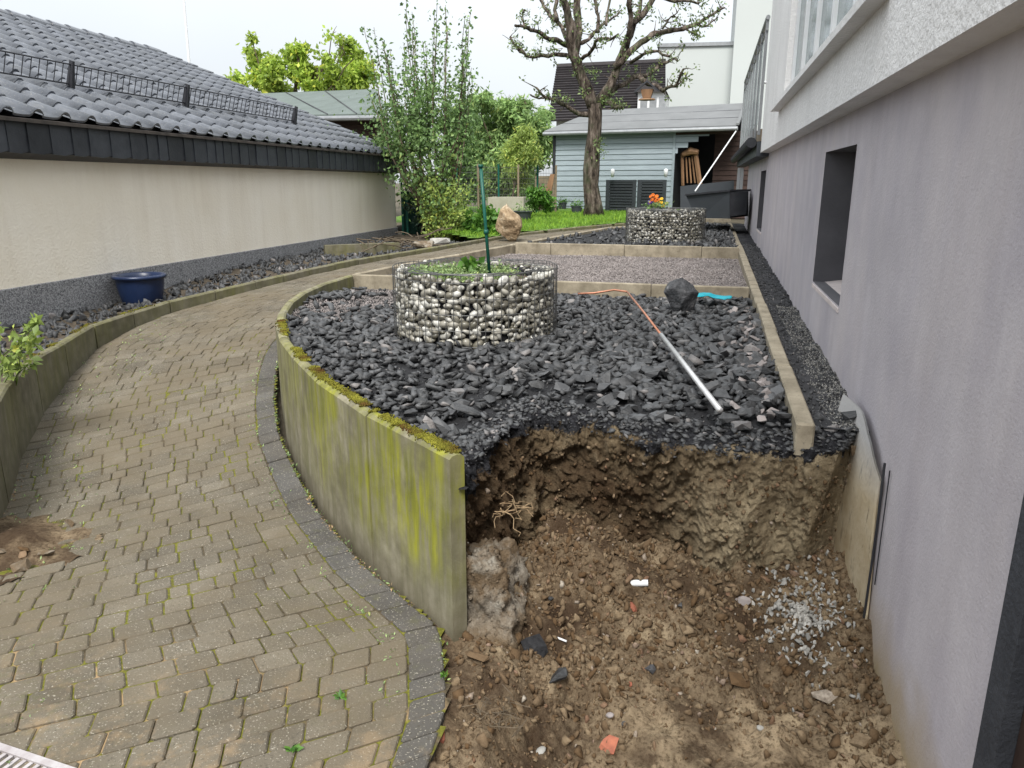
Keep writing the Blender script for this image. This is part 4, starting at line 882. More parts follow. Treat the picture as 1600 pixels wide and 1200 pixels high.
for d, lift in ((0, .017), (TL + .05, -.002)):
    for x_, z_ in prof: tv.append((x_, d, z_ + lift))
for x_, z_ in prof: tv.append((x_, 0, z_ + .017 - .018))
npf = len(prof); tf = [(k, k + 1, npf + k + 1, npf + k) for k in range(npf - 1)] + [(2 * npf + k, 2 * npf + k + 1, k + 1, k) for k in range(npf - 1)]
A = np.column_stack([ex, ey, ez]); tvw = np.array(tv) @ A.T
tme = bpy.data.meshes.new('roof_tile'); tme.from_pydata(tvw.tolist(), [], tf); tme.materials.append(MAT['tile']); tme.polygons.foreach_set('use_smooth', [k < npf - 1 for k in range(len(tf))])
tl = []
nr = int(rlen / TL)
for r in range(nr + 1):
    s = GS0
    while s < GS1 - .05:
        p = roofpt(s, r * TL - .02, 0); tl.append((visible_size(p), p)); s += TW
tl.sort(key=lambda t: -t[0])
for _, p in tl[:300]: link_mesh('roof_tile', tme, GR, tuple(p + ez * random.uniform(-.003, .004) + ey * random.uniform(-.006, .006)), (random.gauss(0, .004), random.gauss(0, .004), random.gauss(0, .006)))
tag(bulk('distant_roof_tiles', [(tvw, tf)], [(0, np.eye(3), p) for _, p in tl[300:]], MAT['tile'], GR, True), kind='stuff')
s = GS0; 
while s < GS1:   # ridge caps
    V = []
    for ds, rr in ((0, .125), (.40, .10), (.405, .09)):
        for k in range(9):
            an = math.pi * k / 8; c = np.array(G(s + ds, RO - rr * math.cos(an), 0)); c[2] = roofpt(s, rlen)[2] - .03 + rr * .9 * math.sin(an) + .03; V.append(c)
    F = [(j * 9 + k, j * 9 + k + 1, (j + 1) * 9 + k + 1, (j + 1) * 9 + k) for j in range(2) for k in range(8)] + [tuple(range(9))]
    centered('ridge_tile', V, F, MAT['tile'], GR); s += .39
# verge tiles (stepped) at far gable
for r in range(nr + 1):
    m = MB(); p = [roofpt(GS1 + .02, r * TL - .02, .06), roofpt(GS1 + .12, r * TL - .02, .06), roofpt(GS1 + .12, r * TL + TL, .04), roofpt(GS1 + .02, r * TL + TL, .04)]; q = [roofpt(GS1 + .02, r * TL - .02, -.08), roofpt(GS1 + .12, r * TL - .02, -.08), roofpt(GS1 + .12, r * TL + TL, -.1), roofpt(GS1 + .02, r * TL + TL, -.1)]
    m.hexa(q, p); m.build('verge_tile', MAT['tile'], GR)
# snow guard
sg = MB(); d0 = 2.95 * TL; s1 = 8.1 - .2
sge = empty('snow_guard', tuple(roofpt(0, d0)), 'black wire snow guard railing along the lower garage roof', 'snow guard')
for k, (sa, sb) in enumerate([(-3.0, .2), (.24, 1.85), (1.90, 3.75), (3.8, 6.55)]):
    m = MB(); m.tube([roofpt(sa, d0, .09), roofpt(sb, d0, .09)], .0085, 5); m.tube([roofpt(sa, d0 + .02, .28) , roofpt(sb, d0 + .02, .28)], .0085, 5); s = sa + .03
    while s < sb: m.tube([roofpt(s, d0, .09), roofpt(s + .01, d0 + .02, .28)], .006, 4, False); s += .098
    m.build('guard_panel', MAT['dark_metal'], sge)
    m = MB(); m.hexa([roofpt(sb - .01, d0 - .05, .05), roofpt(sb + .03, d0 - .05, .05), roofpt(sb + .03, d0 + .03, .05), roofpt(sb - .01, d0 + .03, .05)], [roofpt(sb - .01, d0 - .0, .32), roofpt(sb + .02, d0 - .0, .32), roofpt(sb + .02, d0 + .04, .32), roofpt(sb - .01, d0 + .04, .32)]); m.build('bracket', MAT['dark_metal'], sge)

# blue pot
c = (-5.38, 6.33, .43); m = MB(); m.lathe([(a_ * 1.1, b_ * 1.18) for a_, b_ in [(.0, .0), (.15, .0), (.158, .01), (.175, .07), (.192, .15), (.20, .215), (.203, .222), (.222, .225), (.226, .237), (.222, .25), (.205, .253), (.188, .245), (.183, .2), (.16, .05), (0, .04)]], c, 48)
tag(m.build('flower_pot', MAT['blue_pot'], None, True), 'wide blue glazed flower pot standing empty in the slate border by the garage', 'pot')

# ================================================================== GABIONS
def gabion(cx, cy, zb, r, h, npeb, parts, label, psize):
    e = empty('gabion_planter', (cx, cy, zb), label, 'planter', 'pebble gabion planters'); m = MB(); m.lathe([(r - .05, -.03), (r - .05, h - .03), (r - .14, h - .04), (r - .15, .0)], (cx, cy, zb), 48); m.build('inner_core', MAT['void'], e)
    m = MB(); m.lathe([(r - .14, h - .075), (.0, h - .08)], (cx, cy, zb), 32); m.build('soil', MAT['bed_soil'], e)
    L_ = []; rows = int(h / (psize * 1.18)); 
    for a in range(rows + 1):
        nn = int(2 * math.pi * r / (psize * 1.75))
        for k in range(nn):
            an = (k + .5 * (a % 2) + random.uniform(-.28, .28)) / nn * 2 * math.pi; z = (a + .4 + random.uniform(-.3, .3)) * h / (rows + 1) * 1.0; s = psize * random.uniform(.55, 1.22)
            rr = r - .018 - s * .62; p = (cx + rr * math.cos(an), cy + rr * math.sin(an), zb + z); 
            vis = visible_size(p, s) * (1 if math.cos(an - math.atan2(-cy, -cx)) > 0.05 else .01)
            L_.append((vis, random.randrange(14), p, (random.gauss(0, .5), random.gauss(0, .5), an + math.pi / 2 + random.gauss(0, .4)), (s, s * random.uniform(.7, 1), s * random.uniform(.8, 1.1))))
    for k in range(int(npeb)):   # filling and top
        an = random.random() * 6.28; top = random.random() < .35; s = psize * random.uniform(.5, .95); rr = random.uniform(r - .13, r - .04) if top else r - .045; z = h - .045 - random.random() * .03 if top else random.uniform(0, h)
        L_.append((0, random.randrange(14), (cx + rr * math.cos(an), cy + rr * math.sin(an), zb + z), (random.random() * 3, random.random() * 3, random.random() * 6), (s, s * .8, s * .8)))
    L_.sort(key=lambda t: -t[0]); nP = 300 if parts else 0; PM = [mesh_of('pebble', p, MAT['pebble'], True) for p in PEBS] if parts else None
    for _, k, p, ro, sc in L_[:nP]: link_mesh('pebble', PM[k], e, p, ro, sc)
    tag(bulk('pebble_fill', PEBS, [(k, rotm(*ro) @ np.diag(sc), np.array(p)) for _, k, p, ro, sc in L_[nP:]], MAT['pebble'], e, True), kind='stuff')
    m = MB(); wr = .0023 if parts else .003; nv_ = int(2 * math.pi * r / .05)
    for k in range(nv_): an = k / nv_ * 2 * math.pi; m.tube([(cx + r * math.cos(an), cy + r * math.sin(an), zb - .02), (cx + r * math.cos(an + .003), cy + r * math.sin(an), zb + h + .025)], wr, 4, False)
    for z in np.arange(0.0, h + .03, .10 if parts else .08): m.tube([(cx + r * math.cos(t), cy + r * math.sin(t), zb + z) for t in np.linspace(0, 2 * math.pi, 64)], wr, 4, False)
    m.build('wire_mesh', MAT['wire'], e)
    m = MB()
    for rr, zz in ((r, .02), (r - .05, .015), (r - .08, .012), (r - .11, .010), (r - .145, .008)): m.tube([(cx + rr * math.cos(t) * (1 + .01 * math.sin(3 * t)), cy + rr * math.sin(t), zb + h + zz + .006 * math.sin(5 * t + rr * 30)) for t in np.linspace(0, 2 * math.pi, 72)], .0026 if parts else .004, 5, False)
    for k in range(10): an = k / 10 * 6.283; m.tube([(cx + q * math.cos(an), cy + q * math.sin(an), zb + h + .018) for q in (r, r - .15)], .002, 4, False)
    m.build('top_ring', MAT['wire'], e); return e
gabion(GAB1[0], GAB1[1], .60, .56, .43, 1000, True, 'large round wire planter filled with white and grey pebbles, nearest the camera', .036)
gabion(-.62, 11.9, .72, .59, .48, 1200, False, 'farther round wire planter filled with pebbles in front of the grey storage box', .036)

# ================================================================== leaves helper
def leaves(name, pts, size, m, parent=None, asp=.5, droop=0., kind=None, label=None, cat=None):
    pts = np.asarray(pts); N = len(pts); d = RNG.normal(size=(N, 3)); d[:, 2] -= droop; d /= np.linalg.norm(d, axis=1)[:, None]
    u = RNG.normal(size=(N, 3)); s = np.cross(d, u); s /= np.linalg.norm(s, axis=1)[:, None] + 1e-9; nrm = np.cross(d, s)
    L_ = (size * RNG.uniform(.45, 1.35, N))[:, None]; w = L_ * asp * .5
    V = np.stack([pts, pts + d * L_ * .45 + s * w + nrm * w * .35, pts + d * L_, pts + d * L_ * .45 - s * w + nrm * w * .35], 1).reshape(-1, 3)
    b = np.arange(N)[:, None] * 4; F = np.stack([b + [0, 1, 2], b + [0, 2, 3]], 1).reshape(-1, 3)
    me = bpy.data.meshes.new(name); me.vertices.add(len(V)); me.vertices.foreach_set('co', V.ravel()); me.loops.add(F.size); me.loops.foreach_set('vertex_index', F.ravel().astype(np.int32))
    me.polygons.add(len(F)); me.polygons.foreach_set('loop_start', np.arange(0, F.size, 3, dtype=np.int32)); me.polygons.foreach_set('loop_total', np.full(len(F), 3, dtype=np.int32)); me.materials.append(m); me.update(calc_edges=True)
    o = bpy.data.objects.new(name, me); COL.objects.link(o)
    if parent is not None: par(o, parent)
    return tag(o, label, cat, None, kind)
def bend(a, b, n=7, w=.06):
    a, b = np.array(a, float), np.array(b, float); L_ = np.linalg.norm(b - a); o = np.cumsum(RNG.normal(size=(n, 3)) * w * L_ / n, axis=0); t = np.linspace(0, 1, n)[:, None]
    o = o - t * o[-1]; o = o - (1 - t) * o[0]; return a + (b - a) * t + o

# ---- pruned apple tree
TY = 17.4; at_ = empty('apple_tree', tuple(P(929, 340, TY)), 'gnarled pruned apple tree with few young leaves on the lawn', 'tree')
def up(u, v_, dy=0): return P(u, v_, TY + dy)
m = MB(); tr = [up(927, 342), up(927, 320), up(923, 290), up(924, 265), up(926, 235), up(929, 205), up(930, 180), up(929, 163)]
m.tube(tr, [.26, .20, .175, .18, .165, .15, .15, .16], 18, True, .10); m.build('trunk', MAT['bark'], at_, True)
LIMBS = [ # pixel polyline, start radius px, end radius px, depth drift
 ([(927, 165), (918, 140), (905, 112), (897, 88), (893, 60), (888, 30), (880, 0), (872, -30)], 12, 7, -.3), ([(897, 92), (902, 60), (903, 30), (902, 0), (905, -35)], 8, 6, .3),
 ([(932, 165), (945, 148), (957, 125), (968, 95), (980, 62), (990, 35), (1010, 15), (1028, -15)], 10, 5, .2), ([(980, 60), (986, 30), (983, 5), (980, -30)], 5, 4, -.3),
 ([(990, 38), (1000, 15), (1008, -20)], 4, 3, .5), ([(930, 168), (950, 150), (975, 132), (1000, 118), (1020, 112), (1040, 98), (1052, 92)], 6, 2.5, .9), ([(1000, 120), (1018, 132), (1036, 142), (1055, 135), (1068, 108)], 5, 2, -.6),
 ([(921, 180), (905, 178), (888, 168), (870, 158), (852, 152), (838, 137)], 5, 2, -.5), ([(852, 152), (842, 154), (828, 148)], 2.5, 1.2, 0), ([(893, 90), (885, 86), (865, 85), (840, 88), (822, 88), (810, 75), (797, 58)], 4.5, 2, .4),
 ([(888, 72), (870, 62), (852, 58), (835, 48), (820, 42), (805, 40)], 5, 2.5, -.8), ([(888, 70), (882, 52), (872, 35), (858, 20), (848, 5), (835, -20)], 5, 2.5, .8), ([(870, 32), (868, 10), (866, -20)], 4, 3, .2),
 ([(908, 68), (925, 55), (940, 40), (955, 30), (968, 18)], 4, 1.5, .7), ([(905, 95), (920, 85), (930, 65), (950, 60), (966, 54)], 4, 2, -.9), ([(935, 50), (935, 25), (930, 0), (925, -30)], 3.5, 2.5, .5), ([(947, 40), (950, 15), (950, -20)], 2.5, 2, .4),
 ([(960, 105), (985, 80), (1010, 62), (1022, 52), (1048, 48), (1068, 45), (1090, 38), (1105, 28), (1120, 18), (1132, 12)], 6.5, 1.8, .3), ([(1035, 45), (1045, 30), (1058, 20)], 2, 1, 0), ([(1088, 38), (1098, 42), (1108, 38), (1120, 28)], 2, 1, .1),
 ([(985, 98), (1005, 85), (1025, 80), (1045, 88), (1058, 95)], 3.5, 1.5, -.6), ([(1070, 45), (1082, 52), (1092, 55)], 1.8, 1, 0), ([(1055, 135), (1065, 128), (1072, 118)], 2, 1, 0), ([(945, 160), (958, 165), (972, 168)], 5, 3, -.3), ([(824, 88), (812, 82), (806, 70)], 2, 1, 0), ([(820, 45), (815, 30), (818, 15)], 2, 1, .2), ([(1030, -5), (1055, 2), (1080, 2), (1092, 5)], 4, 2, .2)]
tips = []
for pl, r0, r1, dz in LIMBS:
    n_ = len(pl); pts = [up(u, v_, dz * (k / (n_ - 1)) * 1.6) for k, (u, v_) in enumerate(pl)]
    fine = [pts[0]]
    for a, b in zip(pts, pts[1:]): fine += list(bend(a, b, 4, .22)[1:])
    rad = np.linspace(r0, r1, len(fine)) / FPX * TY * .74 * (1 + RNG.uniform(-.12, .18, len(fine))); m = MB(); m.tube(fine, rad, 9, True, .18)
    ft = fine[len(fine) // 4:]
    for q in ft:   # spurs
        for _ in range(2):
            if random.random() < .75:
                e_ = q + np.array([random.gauss(0, .09), random.gauss(0, .09), random.gauss(.04, .08)]); m.tube(bend(q, e_, 3, .2), [.016, .008, .005], 4, False); tips.append(e_)
                if random.random() < .5: e2 = e_ + np.array([random.gauss(0, .07), random.gauss(0, .07), random.gauss(.03, .06)]); m.tube([e_, e2], [.006, .004], 4, False); tips.append(e2)
    m.build('limb', MAT['bark'], at_, True)
lp = []
for t in tips:
    if random.random() < .5: lp += list(t + RNG.normal(size=(random.randrange(5, 15), 3)) * .045)
for (u, v_) in ((945, 160), (970, 165), (915, 145), (936, 225), (938, 240), (930, 118)): lp += list(up(u, v_) + np.array([0, -.15, 0]) + RNG.normal(size=(60, 3)) * .07)
leaves('foliage', lp, .075, MAT['leaf_apple'], at_, .5)
# bird house
bp_ = up(1011, 148, -.5); bh = empty('bird_house', tuple(bp_), 'small wooden bird feeder house hanging from a lower right branch', 'bird house'); x, y, z = bp_
m = MB(); m.hexa([(x - .08, y - .08, z - .07), (x + .08, y - .08, z - .07), (x + .08, y + .08, z - .07), (x - .08, y + .08, z - .07)], [(x - .13, y - .1, z + .10), (x + .13, y - .1, z + .10), (x + .13, y + .1, z + .10), (x - .13, y + .1, z + .10)]); m.build('body', MAT['tan_wood'], bh)
m = MB(); m.add([(x - .26, y - .15, z + .06), (x, y - .15, z + .27), (x + .26, y - .15, z + .06), (x - .26, y + .15, z + .06), (x, y + .15, z + .27), (x + .26, y + .15, z + .06), (x - .24, y - .15, z + .03), (x, y - .15, z + .23), (x + .24, y - .15, z + .03)], [(0, 1, 4, 3), (1, 2, 5, 4), (0, 6, 7, 1), (1, 7, 8, 2)]); m.build('roof', MAT['dark_metal'], bh)
m = MB(); m.lathe([(0, -.075), (.17, -.085), (.18, -.105), (0, -.12)], (x, y, z), 16); m.build('tray', MAT['tan_wood'], bh)
m = MB(); m.tube([(x, y, z + .26), (x, y, z + .45)], .004, 4); m.build('cord', MAT['wire'], bh)

# ---- tall shrub
SY = 13.4; sh = empty('tall_shrub', tuple(P(690, 365, SY)), 'tall leafy shrub with long upright shoots beyond the end of the garage', 'shrub')
m = MB(); lp = []; base = P(688, 362, SY)
for k in range(46):
    tu = random.uniform(568, 742); tvv = random.choice([random.uniform(-15, 70), random.uniform(60, 200)]); mid_ = P(np.interp(tu, [565, 745], [605, 725]), random.uniform(215, 270), SY + random.uniform(-.6, .6)); tip = P(tu, tvv + abs(tu - 655) * .35, SY + random.uniform(-.8, .8))
    a = bend(base + RNG.normal(size=3) * [.12, .12, 0], mid_, 6, .12); b = bend(mid_, tip, 10, .08); pts = np.vstack([a, b[1:]]); m.tube(pts, np.linspace(.02, .004, len(pts)), 5, False)
    for q in np.linspace(0, len(b) - 1.01, 46):
        i = int(q); c = b[i] + (b[i + 1] - b[i]) * (q - i); lp += list(c + RNG.normal(size=(2, 3)) * .05)
m.build('stems', MAT['stem'], sh)
for _ in range(15000):
    v_ = random.triangular(95, 350, 235); w = np.interp(v_, [95, 150, 200, 260, 300, 355], [70, 78, 76, 66, 48, 30]); u = 662 + np.interp(v_, [95, 250, 350], [-2, 0, 22]) + random.gauss(0, w * .5); q = P(u, v_, SY + random.gauss(0, .45))
    if fbm(np.array([q]), 2.6, 3, 66)[0] < -.06: continue
    lp.append(q)
leaves('foliage', lp, .072, MAT['leaf_mid'], sh, .62, .5)
sh2 = empty('twiggy_bush', tuple(P(690, 372, 12.9)), 'yellow-green leafy bush in front of the tall shrub beside the wire fence', 'bush')
lp = []; m = MB()
for k in range(18):
    a = P(random.uniform(672, 715), 368, 12.9); b = P(random.uniform(655, 730), random.uniform(275, 330), 12.9 + random.uniform(-.3, .3)); pts = bend(a, b, 7, .12); m.tube(pts, np.linspace(.01, .004, 7), 4, False); lp += [q + RNG.normal(size=3) * .07 for q in pts for _ in range(22)]
m.build('stems', MAT['stem'], sh2); leaves('foliage', lp, .07, MAT['leaf_bamboo'], sh2, .5, .4)

def blob_tree(name, lumps, y, n, size, m, label, cat, base, trunk_r=.12, dep=1., asp=.55, droop=.2, thr=-.05, ns=1.3):
    e = empty(name, tuple(P(*base, y)), label, cat); mb = MB(); b0 = P(*base, y); lp = []; tot = sum(r * r for _, _, r in lumps); top = min(v_ for _, v_, _ in lumps)
    fork = b0 + (P(lumps[0][0], lumps[0][1], y) - b0) * .45; mb.tube(bend(b0, fork, 5, .08), np.linspace(trunk_r, trunk_r * .7, 5), 8)
    for (u, v_, r) in lumps:
        c = P(u, v_, y + random.uniform(-dep, dep) * .6); R = r / FPX * y
        mb.tube(bend(fork, c, 7, .12), np.linspace(trunk_r * .5, .012, 7), 5, False)
        for _ in range(3): mb.tube(bend(c, c + RNG.normal(size=3) * R * .5, 4, .12), [.02, .014, .01, .005], 4, False)
        k = int(n * r * r / tot); g = RNG.normal(size=(k * 2, 3)); g /= np.linalg.norm(g, axis=1)[:, None]; g *= (RNG.uniform(0, 1, k * 2) ** .45)[:, None] * np.array([R, R * .9, R]) * (1 + .25 * RNG.normal(size=(k * 2, 1)) * .6)
        q = c + g; f_ = fbm(q, ns, 3, 55); q = q[f_ > thr][:k]; lp.append(q)
    mb.build('branches', MAT['stem'], e); leaves('foliage', np.vstack(lp), size, m, e, asp, droop); return e
blob_tree('leafy_tree', [(430, 118, 30), (400, 95, 16), (388, 75, 12), (392, 60, 9), (405, 130, 26), (370, 128, 16), (460, 100, 26), (470, 80, 14), (495, 105, 26), (515, 85, 20), (518, 55, 12), (535, 75, 18), (548, 68, 12), (545, 105, 30), (570, 120, 26), (480, 132, 30), (525, 130, 30), (560, 85, 14), (462, 62, 6), (440, 140, 25)],
          24, 13000, .17, MAT['leaf_bright'], 'bright light green tree rising behind the green felt roof', 'tree', (480, 320), ns=1.6, thr=.0)
blob_tree('willow_tree', [(785, 195, 38), (765, 220, 34), (810, 210, 32), (835, 195, 26), (750, 170, 22), (795, 170, 22), (758, 240, 36), (800, 250, 34), (835, 235, 28), (740, 200, 26), (855, 215, 18), (852, 180, 12), (760, 150, 10), (820, 160, 12), (775, 280, 30), (815, 290, 30)], 26, 26000, .22, MAT['leaf_far'], 'feathery light green willow-like tree left of the blue-grey shed', 'tree', (790, 330), asp=.3, droop=.9, ns=1.1, thr=-.12)
blob_tree('garden_tree', [(812, 225, 20), (800, 240, 20), (830, 240, 18), (808, 260, 18), (822, 210, 16), (800, 275, 16), (815, 280, 14)], 18, 6500, .11, MAT['leaf_bamboo'], 'yellow-green narrow-leaved bush rising above the tan boulder', 'bush', (797, 345), .03, .5, .25, .7)
blob_tree('dark_tree', [(720, 250, 26), (735, 275, 22), (718, 215, 22), (745, 300, 18), (720, 300, 20), (735, 230, 20), (745, 265, 16), (715, 180, 18), (738, 195, 16)], 19, 7000, .11, MAT['leaf_mid'], 'mid green bush between the tall shrub and the green post', 'bush', (728, 340), .04, .6)
blob_tree('low_bush', [(845, 305, 14), (835, 318, 12), (855, 318, 12), (830, 300, 8)], 16.5, 1500, .09, MAT['leaf_bush'], 'low green bush at the left corner of the blue-grey shed', 'bush', (843, 330), .02, .3)
blob_tree('ivy_bush', [(655, 305, 14), (668, 325, 16), (660, 345, 14), (680, 300, 16), (676, 345, 14), (640, 320, 8)], 13.8, 2600, .08, MAT['conifer'], 'dark green ivy on the screen beside the garage corner', 'bush', (660, 365), .02, .2)
# hydrangea-like bush at kerb
blob_tree('leafy_bush', [(755, 353, 24), (738, 356, 18), (772, 348, 18), (760, 338, 15), (733, 343, 13), (778, 360, 13), (748, 368, 13), (722, 362, 10)], 12.9, 4800, .10, MAT['leaf_bush'], 'round bright green leafy bush beside the tan boulder', 'bush', (757, 374), .02, .35, .6, .1, -.2)
def facet(v, n, seed, lo=.62, hi=.9):
    r = np.random.default_rng(seed)
    for _ in range(n):
        d = r.normal(size=3); d /= np.linalg.norm(d); k = r.uniform(lo, hi); e = v @ d - k; v = v - np.clip(e, 0, None)[:, None] * d
    return v
# boulder
bv, bf = ico_proto(4, 1, 1, 1, 5, .0); bv = facet(bv, 16, 5)
bb = P(796, 353, 12.1)
bv = bv * np.array([.30, .25, .36]); bv = bv * (1 + .35 * fbm(bv, 3.4, 3, 44) + .22 * fbm(bv, 11, 3, 45))[:, None]; bv[:, 0] *= np.interp(bv[:, 2], [-.32, .0, .34], [.8, 1.05, .3]); bv[:, 0] -= bv[:, 2] * .15
tag(mk('boulder', bv, bf, MAT['boulder'], None, False, loc=tuple(bb)), 'pointed tan boulder standing on the kerb of the upper path', 'boulder')
# black rock and cloth on the slate bed
rv, rf = ico_proto(4, 1, 1, 1, 8, 0); rv = facet(rv, 14, 12, .55, .85) * np.array([.15, .13, .15]); rv = rv * (1 + .25 * fbm(rv, 7, 4, 48) + .12 * fbm(rv, 30, 3, 49))[:, None]
p = PZ(1064, 478, .66); tag(mk('black_rock', rv, rf, MAT['rock'], None, False, loc=(p[0], p[1], .73)), 'largest black rock with white veins on the slate bed', 'rock')
p = PZ(1110, 470, .66); X, Y = np.meshgrid(np.linspace(-.15, .15, 22), np.linspace(-.10, .10, 14)); Z = .02 + .03 * fbm(np.stack([X, Y, X * 0], -1), 18, 3, 4) + .02 * np.exp(-(X + .04) ** 2 / .002)
V = np.stack([X + .02 * np.sin(Y * 40) + p[0], Y + .15 * X * -1 + .015 * np.sin(X * 40) + p[1], Z + p[2] + .015], -1).reshape(-1, 3); F = [(j * 22 + i, j * 22 + i + 1, (j + 1) * 22 + i + 1, (j + 1) * 22 + i) for j in range(13) for i in range(21) if not (i < 3 and j > 10) and not (i > 17 and j < 3)]
o = mk('cloth', V, F, MAT['cyan'], None, True); sm_ = o.modifiers.new('thickness', 'SOLIDIFY'); sm_.thickness = .004; tag(o, 'crumpled turquoise cloth lying on the slate beside the black rock', 'cloth')
# rod
rod = empty('metal_rod', (-.24, 4.84, .72), 'long bent copper pipe with aluminium tube lying across the slate', 'pipe')
a = PZ(1125, 641, .665); b = PZ(1033, 523, .72); c = PZ(980, 456, .74); d = PZ(960, 453, .72); e_ = PZ(928, 458, .70); f_ = PZ(903, 459, .69)
m = MB(); m.tube([a, b], .0135, 12); m.build('tube', MAT['alu'], rod, True); m = MB(); m.tube([b, (b + c) / 2 + [0, 0, .004], c], .0075, 8); m.tube([c, d, e_, f_], .0085, 8); m.build('copper_pipe', MAT['copper'], rod, True)
# green stake and plants in near gabion
m = MB(); a = np.array([GAB1[0] + .10, GAB1[1] + .02, .95]); m.tube([a, P(751, 258, 4.98)], .011, 10); t = P(751, 262, 4.98); m.tube([t, t + [0, 0, .02]], .017, 8); q = a + (t - a) * .42; m.tube([q, q + [0, 0, .03]], .016, 8)
tag(m.build('plant_stake', MAT['green_post'], None, True), 'dark green plastic stake standing in the near pebble planter', 'stake')
lp = []
for _ in range(5200):
    an = random.random() * 6.28; r = .40 * math.sqrt(random.random()); x, y = GAB1[0] - .06 + r * math.cos(an), GAB1[1] + r * math.sin(an) * .95
    if x > GAB1[0] + .17 and y > GAB1[1] - .05 and random.random() < .75: continue
    if fbm(np.array([[x, y, 0]]), 7, 3, 4)[0] < -.11: continue
    lp.append((x, y, .975 + abs(random.gauss(0, .028))))
leaves('ground_cover', lp, .022, MAT['leaf_sedum'], None, .6, -.6, None, 'pale green creeping stonecrop filling the near pebble planter', 'plant')
lp = []
for k in range(70): lp.append(np.array([GAB1[0] - .03, GAB1[1] - .01, 1.0]) + np.array([random.gauss(0, .03), random.gauss(0, .03), random.uniform(0, .09)]))
leaves('seedling', lp, .06, MAT['leaf_bush'], None, .8, -.4, None, 'small bright green seedling left of the stake in the planter', 'plant')
# pansies
fe = empty('pansies', (-.9, 11.8, 1.2), 'orange, yellow and purple pansies on top of the far pebble planter', 'flowers')
for (cu, cm, nm) in (((1026, 313), 'orange', 9), ((1034, 316), 'yellow', 5), ((1017, 316), 'purple', 7), ((1020, 311), 'orange', 5)):
    for k in range(nm):
        p = P(cu[0] + random.gauss(0, 4), cu[1] + random.gauss(0, 3), 11.7 + random.gauss(0, .1)); m = MB(); m.lathe([(0, 0), (.02, .008), (.027, .004), (.024, -.006), (0, -.008)], (0, 0, 0), 8); vv = np.vstack(m.v) @ rotm(1.1, 0, random.gauss(0, .5)).T + p; mk('flower', vv, m.f, MAT[cm], fe)
lp = [P(1026 + random.gauss(0, 9), 320 + random.gauss(0, 2.5), 11.7 + random.gauss(0, .15)) for _ in range(220)]; leaves('foliage', lp, .05, MAT['leaf_mid'], fe)
# plant bottom left
pl = empty('border_plant', (-4.05, 3.0, .45), 'light green leafy plant in the border at the left edge', 'plant'); m = MB(); lp = []
b0 = PZ(5, 585, .50)
for k in range(17):
    tip = P(random.uniform(-25, 60), random.uniform(488, 578), b0[1] + random.gauss(0, .12)); pts = bend(b0 + RNG.normal(size=3) * .05, tip, 6, .15); m.tube(pts, np.linspace(.005, .002, 6), 4, False); lp += [pts[-1] + RNG.normal(size=3) * .012 for _ in range(5)] + [q + RNG.normal(size=3) * .015 for q in pts[2:] for _ in range(2)]
m.build('stems', MAT['green_stem'], pl); leaves('foliage', lp, .055, MAT['leaf_bamboo'], pl, .6, .3)
# little weeds in paving
for (u, v_, lb) in ((530, 1088, 'tiny green weed in a paving joint below the middle of the path'), (693, 1057, 'small two-leaved seedling at the broken paving edge'), (455, 1172, 'tiny green weed at the bottom of the paving'), (20, 478, 'small sprouting shoot in the border by the left wall')):
    p = PZ(u, v_, .01) if v_ > 900 else PZ(u, v_, .5); leaves('weed', [p + RNG.normal(size=3) * [.004, .004, .002] for _ in range(9)], .028, MAT['leaf_bush'], None, .5, -.5, None, lb, 'weed')
T = []   # dry bits and weeds along the wall foot
mb = []
for k in range(520):
    t = random.uniform(2.2, 12.2); a0, b0 = LRat(np.interp(t, range(len(S)), S)); f0 = random.choice([random.gauss(.90, .012), random.gauss(.10, .06), random.uniform(.05, .35), .997]); q = a0 + (b0 - a0) * min(max(f0, .01), .998); mb.append((q[0], q[1], float(pz(q[1])) + .004))
leaves('path_weeds', [np.array(q) + RNG.normal(size=3) * [.008, .008, .001] for q in mb for _ in range(4)], .016, MAT['leaf_sedum'], path, .4, -.2, 'stuff')
leaves('leaf_litter', [np.array([*(lambda ab: ab[0] + (ab[1] - ab[0]) * random.choice([random.uniform(.985, 1.0), random.uniform(0, .04)]))(LRat(random.uniform(1.6, 8))), 0]) * [1, 1, 0] + [0, 0, .008] + np.array([0, 0, 0]) for _ in range(900)], .014, MAT['straw'], path, .6, 0, 'stuff')

# ================================================================== LAWN
lw = [(-4.5, 12.7), (-3.62, 11.95), (-3.22, 13.15), (-2.48, 14.4), (-1.72, 15.8), (-.7, 17.3), (-.4, 21.5), (-7, 22), (-7, 15.4), (-5.5, 14.6)]
zlw = lambda X, Y: np.interp(Y, [11, 13, 15, 17.5, 22], [.70, .755, .80, .86, .92]) + fbm(np.stack([X, Y, X * 0], -1), 1.2, 2, 5) * .03
lawn = tag(sheet('lawn', -7.2, 0, 11, 22, .2, zlw, MAT['lawn'], None, lw), kind='structure')
xs = RNG.uniform(-5.0, -.4, 42000); ys = RNG.uniform(11.5, 19, 42000); ok = poly_in(xs, ys, lw); pts = np.stack([xs, ys, zlw(xs, ys) - .01], -1)[ok]
leaves('grass', pts, .085, MAT['grass'], lawn, .12, -2.2, 'stuff')

